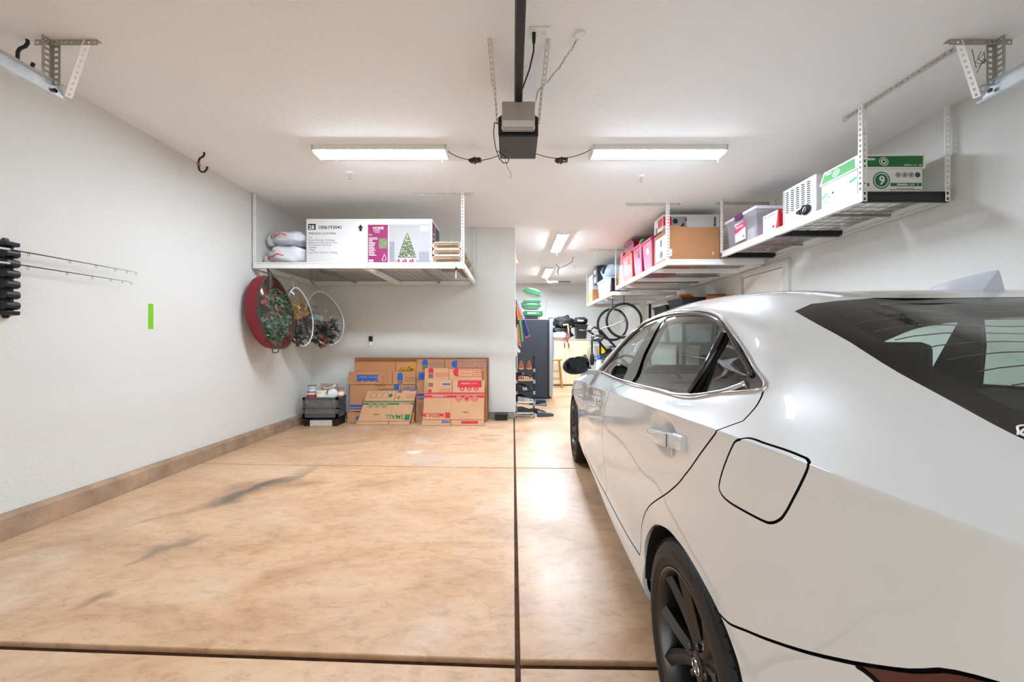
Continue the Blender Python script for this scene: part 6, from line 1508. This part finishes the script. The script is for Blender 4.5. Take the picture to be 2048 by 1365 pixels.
t = thing('wheeled_bin', 'pale grey bin with a yellow notice behind the bicycles', 'bin', (2.15, 9.0, 0)); tapered(MB(), -.28, .28, -.25, .25, 0, 1.12, .05).build('bin_body', mat('bin_grey', (176, 180, 188), .6), t, bevel=.02); MB().box(-.18, .02, -.262, -.252, .82, 1.08).build('yellow_notice', mat('notice_yellow', (240, 210, 40), .6), t)
t = thing('spray_bottle', 'white bottle with a blue cap beside the car mirror', 'bottle', (1.56, 6.9, 0)); MB().lathe([(0, 0), (.06, 0), (.06, .76), (.045, .85), (.03, .88), (0, .88)], (0, 0, 0), 20).build('bottle_body', mat('bottle_white', (220, 222, 226), .4), t, smooth=40); MB().lathe([(0, .96), (.035, .955), (.04, .88), (.0, .88)], (0, 0, 0), 16).build('cap', mat('cap_blue', (40, 110, 210), .4), t, smooth=40)
tag(MB().tube([(1.66, 8.4, .75), (1.66, 8.4, 1.02), (1.72, 8.4, 1.10), (1.80, 8.4, 1.11), (1.86, 8.4, 1.05), (1.88, 8.4, .8), (1.90, 8.4, 0.0)], .012, 6).tube([(1.66, 8.4, .75), (1.65, 8.4, 0)], .012, 6).build('yellow_hose', mat('hose_yellow', (224, 176, 60), .5), smooth='all'), 'yellow hose arching up below the bicycles', 'hose')
# ================================================================== BACK BAY
fr_ = thing('refrigerator', 'dark refrigerator seen from the side in the back bay', 'refrigerator', (.10, 7.96, 0))
fd_ = mat('fridge_charcoal', (44, 49, 56), .5, vary=.06, vscale=3); fg = mat('fridge_steel', (170, 174, 178), .35, .5)
MB().box(0, .62, 0, .78, .03, 1.665).build('cabinet', fd_, fr_, bevel=.006); MB().box(.62, .66, .01, .77, .03, 1.63).build('door_gasket', mat('gasket_black', (20, 20, 21), .6), fr_); MB().box(.63, .66, .02, .10, 1.63, 1.645).build('hinge', BLACK, fr_)
MB().box(.66, .735, .0, .385, .06, 1.69).build('fridge_door', fg, fr_, bevel=.01); MB().box(.66, .735, .395, .78, .06, 1.69).build('fridge_door', fg, fr_, bevel=.01); MB().box(.65, .74, .0, .10, 1.69, 1.705).build('hinge_cover', BLACK, fr_)
MB().tube([(.735, .34, 1.45), (.775, .34, 1.38), (.79, .34, 1.1), (.775, .34, .85), (.735, .34, .78)], .012, 8).build('door_handle', STEELG, fr_, smooth='all')
for x in (.05, .58): MB().lathe([(.02, 0), (.02, .035)], (x, .05, 0), 10).build('foot', BLACK, fr_)
MB().box(.04, .66, .0, .03, .008, .03).build('kick_plate', BLACK, fr_)
# packs on the fridge
gpk = mat('pack_green', (14, 110, 52), .45); wpk = mat('pack_white', (206, 210, 208), .35)
z = 1.72
for i, (h, w, dx, rz_, lab) in enumerate(((.17, .46, .08, .0, 'bottom green and white paper pack on the refrigerator'), (.21, .44, .05, .06, 'middle green and white paper pack on the refrigerator'), (.17, .42, .06, -.05, 'topmost tilted green and white paper pack on the refrigerator'))):
    t = thing('paper_pack', lab, 'paper pack', (.12 + dx + w / 2, 8.25, z), rz_, 'paper packs'); 
    if i == 2: t.rotation_euler = (0, .30, 0); t.location.z += .07; t.location.x += .0
    lump('wrap', (0, 0, h / 2), (w / 2, .2, h / 2 * 1.04), 3.0 + i, wpk, t, rough=.06, seg=22)
    q = MB(); 
    for j in range(2 if i == 1 else 1):
        q = MB().box(-w / 2 + .03, w / 2 - .03, -.212, -.19, h * (.2 + .42 * j), h * ((.80 if i != 1 else .48) + .42 * j)); q.build('green_panel', gpk, t, bevel=.008)
    if i == 0: Face((-.2, -.2125, .05), (1, 0, 0), (0, 0, 1)).marks(t, .06, .02, .26, .035, wpk)
    z += h + .004
t = thing('toaster_base', 'black appliance lying under the paper packs on the refrigerator', 'appliance', (.36, 8.22, 1.666)); MB().prism([(-.2, 0), (.2, 0), (.16, .05), (-.17, .05)], -.16, .16, 'y').build('casing', BLACK, t, bevel=.008); MB().box(-.24, .28, -.18, .18, .0, .010).build('newspaper', mat('newspaper', (170, 160, 152), .8), t)
tag(MB().tube([(.50, 8.85, 0), (.80, 8.9, 2.20)], [.006, .003], 6).build('antenna_rod', mat('thin_dark_rod', (110, 108, 104), .5)), 'thin rod leaning up behind the refrigerator', 'rod')
# coloured cloths hanging behind the partition end
def hanging(label, pts, y, m, th=.02, extra=None):
    t = thing('folded_kite', label, 'folded kite', (pts[0][0], y, pts[0][1]), 0, 'folded kites on the partition')
    o = MB().prism([(a - pts[0][0], c - pts[0][1]) for a, c in pts], 0, th, 'y').build('cloth', m, t, bevel=.004)
    MB().tube([(.004, th / 2, -.01), (.055 - pts[0][0], th / 2, 1.895 - pts[0][1])], .003, 5).build('cord', BLACK, t)
    if extra:
        for nm, q, mm in extra: MB().prism([(a - pts[0][0], c - pts[0][1]) for a, c in q], -.003, .0, 'y').build(nm, mm, t)
    return t
def W(px, py, y): p = at(px, py, y); return (p.x, p.z)
def PX(l, y): return [W(a, c, y) for a, c in l]
hanging('lilac and blue folded kite hanging by the refrigerator', PX([(1032, 604), (1038, 604), (1046, 630), (1060, 673), (1050, 677), (1044, 640)], 6.45), 6.45, mat('kite_lilac', (178, 182, 236), .6), extra=[('indigo_panel', PX([(1043, 642), (1049, 640), (1059, 671), (1050, 675)], 6.45), mat('kite_indigo', (34, 32, 110), .6)), ('hem', PX([(1050, 675), (1059.5, 671.5), (1060, 674), (1050.5, 677.5)], 6.45), mat('kite_hem', (220, 80, 130), .6))])
hanging('orange and yellow folded kite hanging at the partition end', PX([(1031, 610), (1034, 610), (1044, 635), (1046, 640), (1034, 638)], 6.38), 6.38, mat('kite_orange', (236, 96, 40), .6), extra=[('yellow_stripe', PX([(1031, 610), (1033, 610), (1039, 637), (1037, 637)], 6.38), mat('kite_yellow', (248, 206, 40), .6))])
hanging('green looped strap hanging below the orange kite', PX([(1038, 637), (1042, 637), (1046, 675), (1047, 683), (1043.5, 685), (1041, 660)], 6.34), 6.34, mat('strap_green', (108, 190, 60), .6))
hanging('red and white woven strip hanging at the partition end', PX([(1033, 650), (1037, 650), (1042, 690), (1043, 695), (1036, 693)], 6.30), 6.30, mat('woven_red', (206, 130, 110), .8, vary=.5, vscale=40))
hanging('white cloth ends hanging above the shoe rack', PX([(1031.5, 692), (1036, 696), (1041, 702), (1040, 707), (1034, 705), (1033, 714), (1030.8, 712)], 6.2), 6.2, mat('cloth_white', (226, 222, 214), .8))
hanging('black bag hanging flat behind the partition end', PX([(1030.5, 612), (1032.5, 612), (1036, 645), (1035, 655), (1030.5, 655)], 6.55), 6.55, mat('black_cloth', (26, 24, 26), .8))
t = thing('night_light', 'small yellow pull switch on the end of the partition', 'switch', (.032, 6.02, 2.47)); MB().lathe([(0, -.03), (.028, -.02), (.03, .012), (0, .03)], (.02, 0, 0), 14).build('bulb', mat('warm_plastic', (244, 214, 150), .5), t, smooth=40); MB().tube([(.02, 0, .03), (.01, 0, .12), (.0, 0, .19)], .006, 6).build('arm', PAINTW, t)
t = thing('hook_rail', 'short white hook rail on the back of the partition carrying the kites', 'hook rail', (.05, 6.097, 1.90))
MB().box(-.012, .012, 0, .50, -.015, .015).build('arm', PAINTW, t)
for y in (.12, .2, .24, .28, .36, .45): MB().tube([(0, y, 0), (.012, y, -.03), (.02, y, -.05)], .004, 5).build('hook', STEELG, t)
# shoe rack
sr = thing('shoe_rack', 'narrow black shoe rack with five tiers at the partition end', 'shoe rack', (.05, 6.0, 0))
tiers = (.055, .225, .40, .575, .755); cl_s = mat('clip_grey', (150, 160, 176), .5)
for (x, y) in ((0, 0), (.285, 0), (0, .26), (.285, .26)): MB().tube([(x, y, 0), (x, y, .98)], .007, 8).build('upright', BLACK, sr)
for z in tiers:
    for y in (0, .13, .26): MB().tube([(0, y, z), (.285, y, z)], .006, 6).build('shelf_bar', BLACK, sr)
    for x in (0, .285): MB().box(x - .017, x + .017, -.016, .016, z - .03, z + .022).build('clip', cl_s, sr, bevel=.004)
def shoe(label, loc, rz, L, body, sole, stripe=None, top=None, h=.09):
    t = thing('shoe', label, 'shoe', loc, rz, 'shoes'); n = 14
    b = MB()
    secs = []
    for i in range(9):
        u = i / 8; x = -L / 2 + L * u; w = .042 * (math.sin(PI * (.12 + .80 * u)) ** .5) * (1 if u > .4 else .88); hh = h * (1.0 if u < .3 else max(.35, 1.0 - (u - .3) * 1.0)) * (1 if u < .96 else .8)
        secs.append((x, w, hh))
    for x, w, hh in secs:
        for k in range(8):
            a = PI * k / 7; b.v.append((x, math.cos(a) * w, .022 + hh * math.sin(a) ** .7))
    for i in range(8):
        for k in range(7): b.f.append((i * 8 + k, i * 8 + k + 1, (i + 1) * 8 + k + 1, (i + 1) * 8 + k)); b.mi.append(0)
    b.f += [tuple(range(8)), tuple(64 + k for k in range(8))]; b.mi += [0, 0]
    b.build('upper', body, t, smooth=60)
    pts = [(x, w + .004) for x, w, _ in secs] + [(x, -w - .004) for x, w, _ in reversed(secs)]
    MB().prism(pts, 0, .026, 'z').build('sole', sole, t, bevel=.004)
    if stripe:
        for k in range(3): x = -.02 + k * .026; MB().quadbox([(x, -.0445, .03), (x + .012, -.0445, .03), (x + .004, -.040, .075), (x - .008, -.040, .075), (x, -.040, .03), (x + .012, -.040, .03), (x + .004, -.034, .075), (x - .008, -.034, .075)]).build('stripe', stripe, t)
    if top: MB().tube([(-L * .40, 0, h + .02), (-L * .2, -.025, h + .018), (-L * .08, 0, h + .012), (-L * .2, .025, h + .018)], .008, 6, closed=True).build('collar', top, t, smooth='all')
    return t
brn = mat('brown_leather', (150, 84, 48), .6); blk_s = mat('black_shoe', (24, 24, 26), .55); wht_s = mat('white_sole', (226, 224, 220), .5); gry_s = mat('grey_mesh', (150, 146, 146), .7)
for k, dx in ((0, .08), (1, .205)): shoe(('left' if k == 0 else 'right') + ' brown leather shoe on the top tier of the shoe rack', (.05 + dx, 6.13, .762), PI / 2, .25, brn, CARDL, None, blk_s, .13)
shoe('brown and white sandal shoe on the second tier of the shoe rack', (.20, 6.04, .582), .05, .24, brn, mat('tan_sole', (206, 170, 120), .6), wht_s, None, .06)
shoe('black shoe behind the sandal on the second tier', (.19, 6.19, .582), .0, .26, blk_s, blk_s, None, None, .10)
shoe('black sneaker with three white stripes on the third tier', (.18, 6.04, .407), .0, .26, blk_s, blk_s, wht_s, None, .10); shoe('black sneaker behind the striped one on the third tier', (.19, 6.19, .407), .0, .26, blk_s, blk_s, None, None, .10)
shoe('grey running shoe with white sole on the fourth tier', (.215, 6.04, .232), .0, .28, gry_s, wht_s, wht_s, blk_s, .08); shoe('black shoe behind the grey running shoe on the fourth tier', (.18, 6.19, .232), .0, .26, blk_s, blk_s, None, None, .10)
shoe('black shoe with pale sole on the bottom tier of the shoe rack', (.20, 6.04, .062), .0, .27, blk_s, mat('pale_sole', (196, 204, 208), .5), None, None, .09)
shoe('black and white sneaker on the floor beside the shoe rack', (.41, 6.25, 0), .45, .28, blk_s, wht_s, wht_s, None, .10); shoe('dark grey clog on the floor beside the shoe rack', (.52, 6.12, 0), .25, .27, mat('clog_grey', (62, 66, 70), .6), mat('clog_grey', (62, 66, 70), .6), None, None, .06)
tag(MB().prism([(.33, 7.20), (.63, 7.05), (.68, 7.9), (.40, 7.95)], .0005, .008, 'z').build('floor_mat', mat('slate_mat', (86, 98, 106), .8)), 'slate grey mat on the floor in front of the refrigerator', 'mat')
for i, (x, y) in enumerate(((.42, 7.28), (.53, 7.42))): shoe(('left' if i == 0 else 'right') + ' black sandal on the slate mat', (x, y, .009), .5, .24, blk_s, blk_s, None, None, .045)
# cream cabinet
cb_ = mat('cabinet_cream', (236, 226, 192), .5)
c = thing('storage_cabinet', 'cream two-door cabinet at the end of the back bay', 'cabinet', (1.10, 10.3, 0))
MB().box(0, .98, .02, .55, .03, 1.25).build('body', cb_, c); MB().box(.01, .33, 0, .02, .05, 1.23).build('door', cb_, c, bevel=.004); MB().box(.37, .97, 0, .02, .05, 1.23).build('door', cb_, c, bevel=.004); MB().box(-.01, .99, -.01, .56, 1.25, 1.268).build('top', mat('cabinet_top', (224, 210, 176), .5), c)
for x in (.285, .395): MB().box(x, x + .022, -.012, 0, 1.03, 1.15).build('handle', BLACK, c, bevel=.003); MB().lathe([(0, -.004), (.010, -.004), (.010, 0)], (x + .011, 0, .97), 10, 'y').build('lock', STEELG, c)
for x in (.05, .92): MB().box(x - .03, x + .03, .04, .5, 0, .03).build('foot', BLACK, c)
t = thing('black_jackets', 'heap of black jackets on the cream cabinet', 'clothes', (1.39, 10.56, 1.268)); lump('lower_jacket', (-.05, .0, .16), (.30, .16, .17), 2.0, mat('jacket_black', (24, 24, 26), .7), t, rough=.4); lump('upper_jacket', (.03, .0, .44), (.28, .15, .20), 8.0, mat('jacket_black', (24, 24, 26), .7), t, rough=.4); MB().tube([(-.02, -.17, .38), (.10, -.18, .40), (.13, -.17, .25), (.14, -.17, .02)], .028, 8).build('beige_lining', mat('beige_cloth', (186, 160, 122), .8), t, smooth='all'); MB().box(.17, .20, -.18, -.165, .33, .35).build('tag', WHITE, t)
t = thing('white_bag', 'white plastic bag with a pink ribbon on the cabinet edge', 'bag', (1.33, 10.32, 1.268)); lump('bag_body', (-.05, 0, .09), (.22, .09, .095), 5.0, bagw, t, rough=.3, seg=20); MB().tube([(.09, -.06, .17), (.11, -.09, .10), (.12, -.105, 0), (.13, -.11, -.08)], .020, 6).build('ribbon', mat('ribbon_pink', (214, 50, 90), .6), t, smooth='all')
t = bin_('black lidded bin on the right end of the cream cabinet', 1.72, 10.38, 1.268, .32, .36, .38, bt, bt, None, 'black totes'); lump('bag_on_top', (.15, .15, .50), (.19, .18, .11), 3.0, mat('duffel_black', (30, 30, 31), .7), t, rough=.2, seg=20); Face((.02, -.045, .46), (1, 0, 0), (0, 0, 1)).marks(t, .0, .02, .2, .05, mat('white_ink', (244, 244, 242), .7))
# stool
s = thing('bar_stool', 'wooden stool in front of the cream cabinet', 'stool', (1.12, 9.95, 0)); wd = mat('oak_stool', (206, 148, 84), .5, vary=.12, vscale=12)
MB().lathe([(0, .70), (.15, .70), (.165, .715), (.165, .735), (.15, .745), (0, .74)], (0, 0, 0), 28).build('seat', wd, s, smooth=40)
for sx in (-1, 1):
    for sy in (-1, 1): MB().tube([(sx * .09, sy * .09, .70), (sx * .16, sy * .16, 0)], [.018, .016], 10).build('leg', wd, s, smooth=50)
for z, q in ((.22, .138), (.42, .118)):
    for sy in (-1, 1): MB().tube([(-q, sy * q, z), (q, sy * q, z)], .010, 8).build('rung', wd, s); MB().tube([(sy * q, -q, z + .05), (sy * q, q, z + .05)], .010, 8).build('rung', wd, s)
t = thing('wall_outlet', 'white outlet plate on the far wall beside the bicycles', 'outlet', (2.86, YF, 2.0)); MB().box(-.05, .05, -.01, 0, -.06, .06).build('cover_plate', STEELG, t, bevel=.004); MB().box(-.03, .03, -.013, -.01, -.04, .04).build('insert', WHITE, t)
t = thing('steel_can', 'steel waste can standing beside the cream cabinet', 'can', (1.92, 9.95, 0)); MB().lathe([(0, 0), (.15, 0), (.15, .55), (.14, .60), (0, .62)], (0, 0, 0), 24).build('can_body', fg, t, smooth=40); MB().lathe([(.151, .50), (.154, .50), (.154, .54), (.151, .54)], (0, 0, 0), 24).build('rim', BLACK, t)
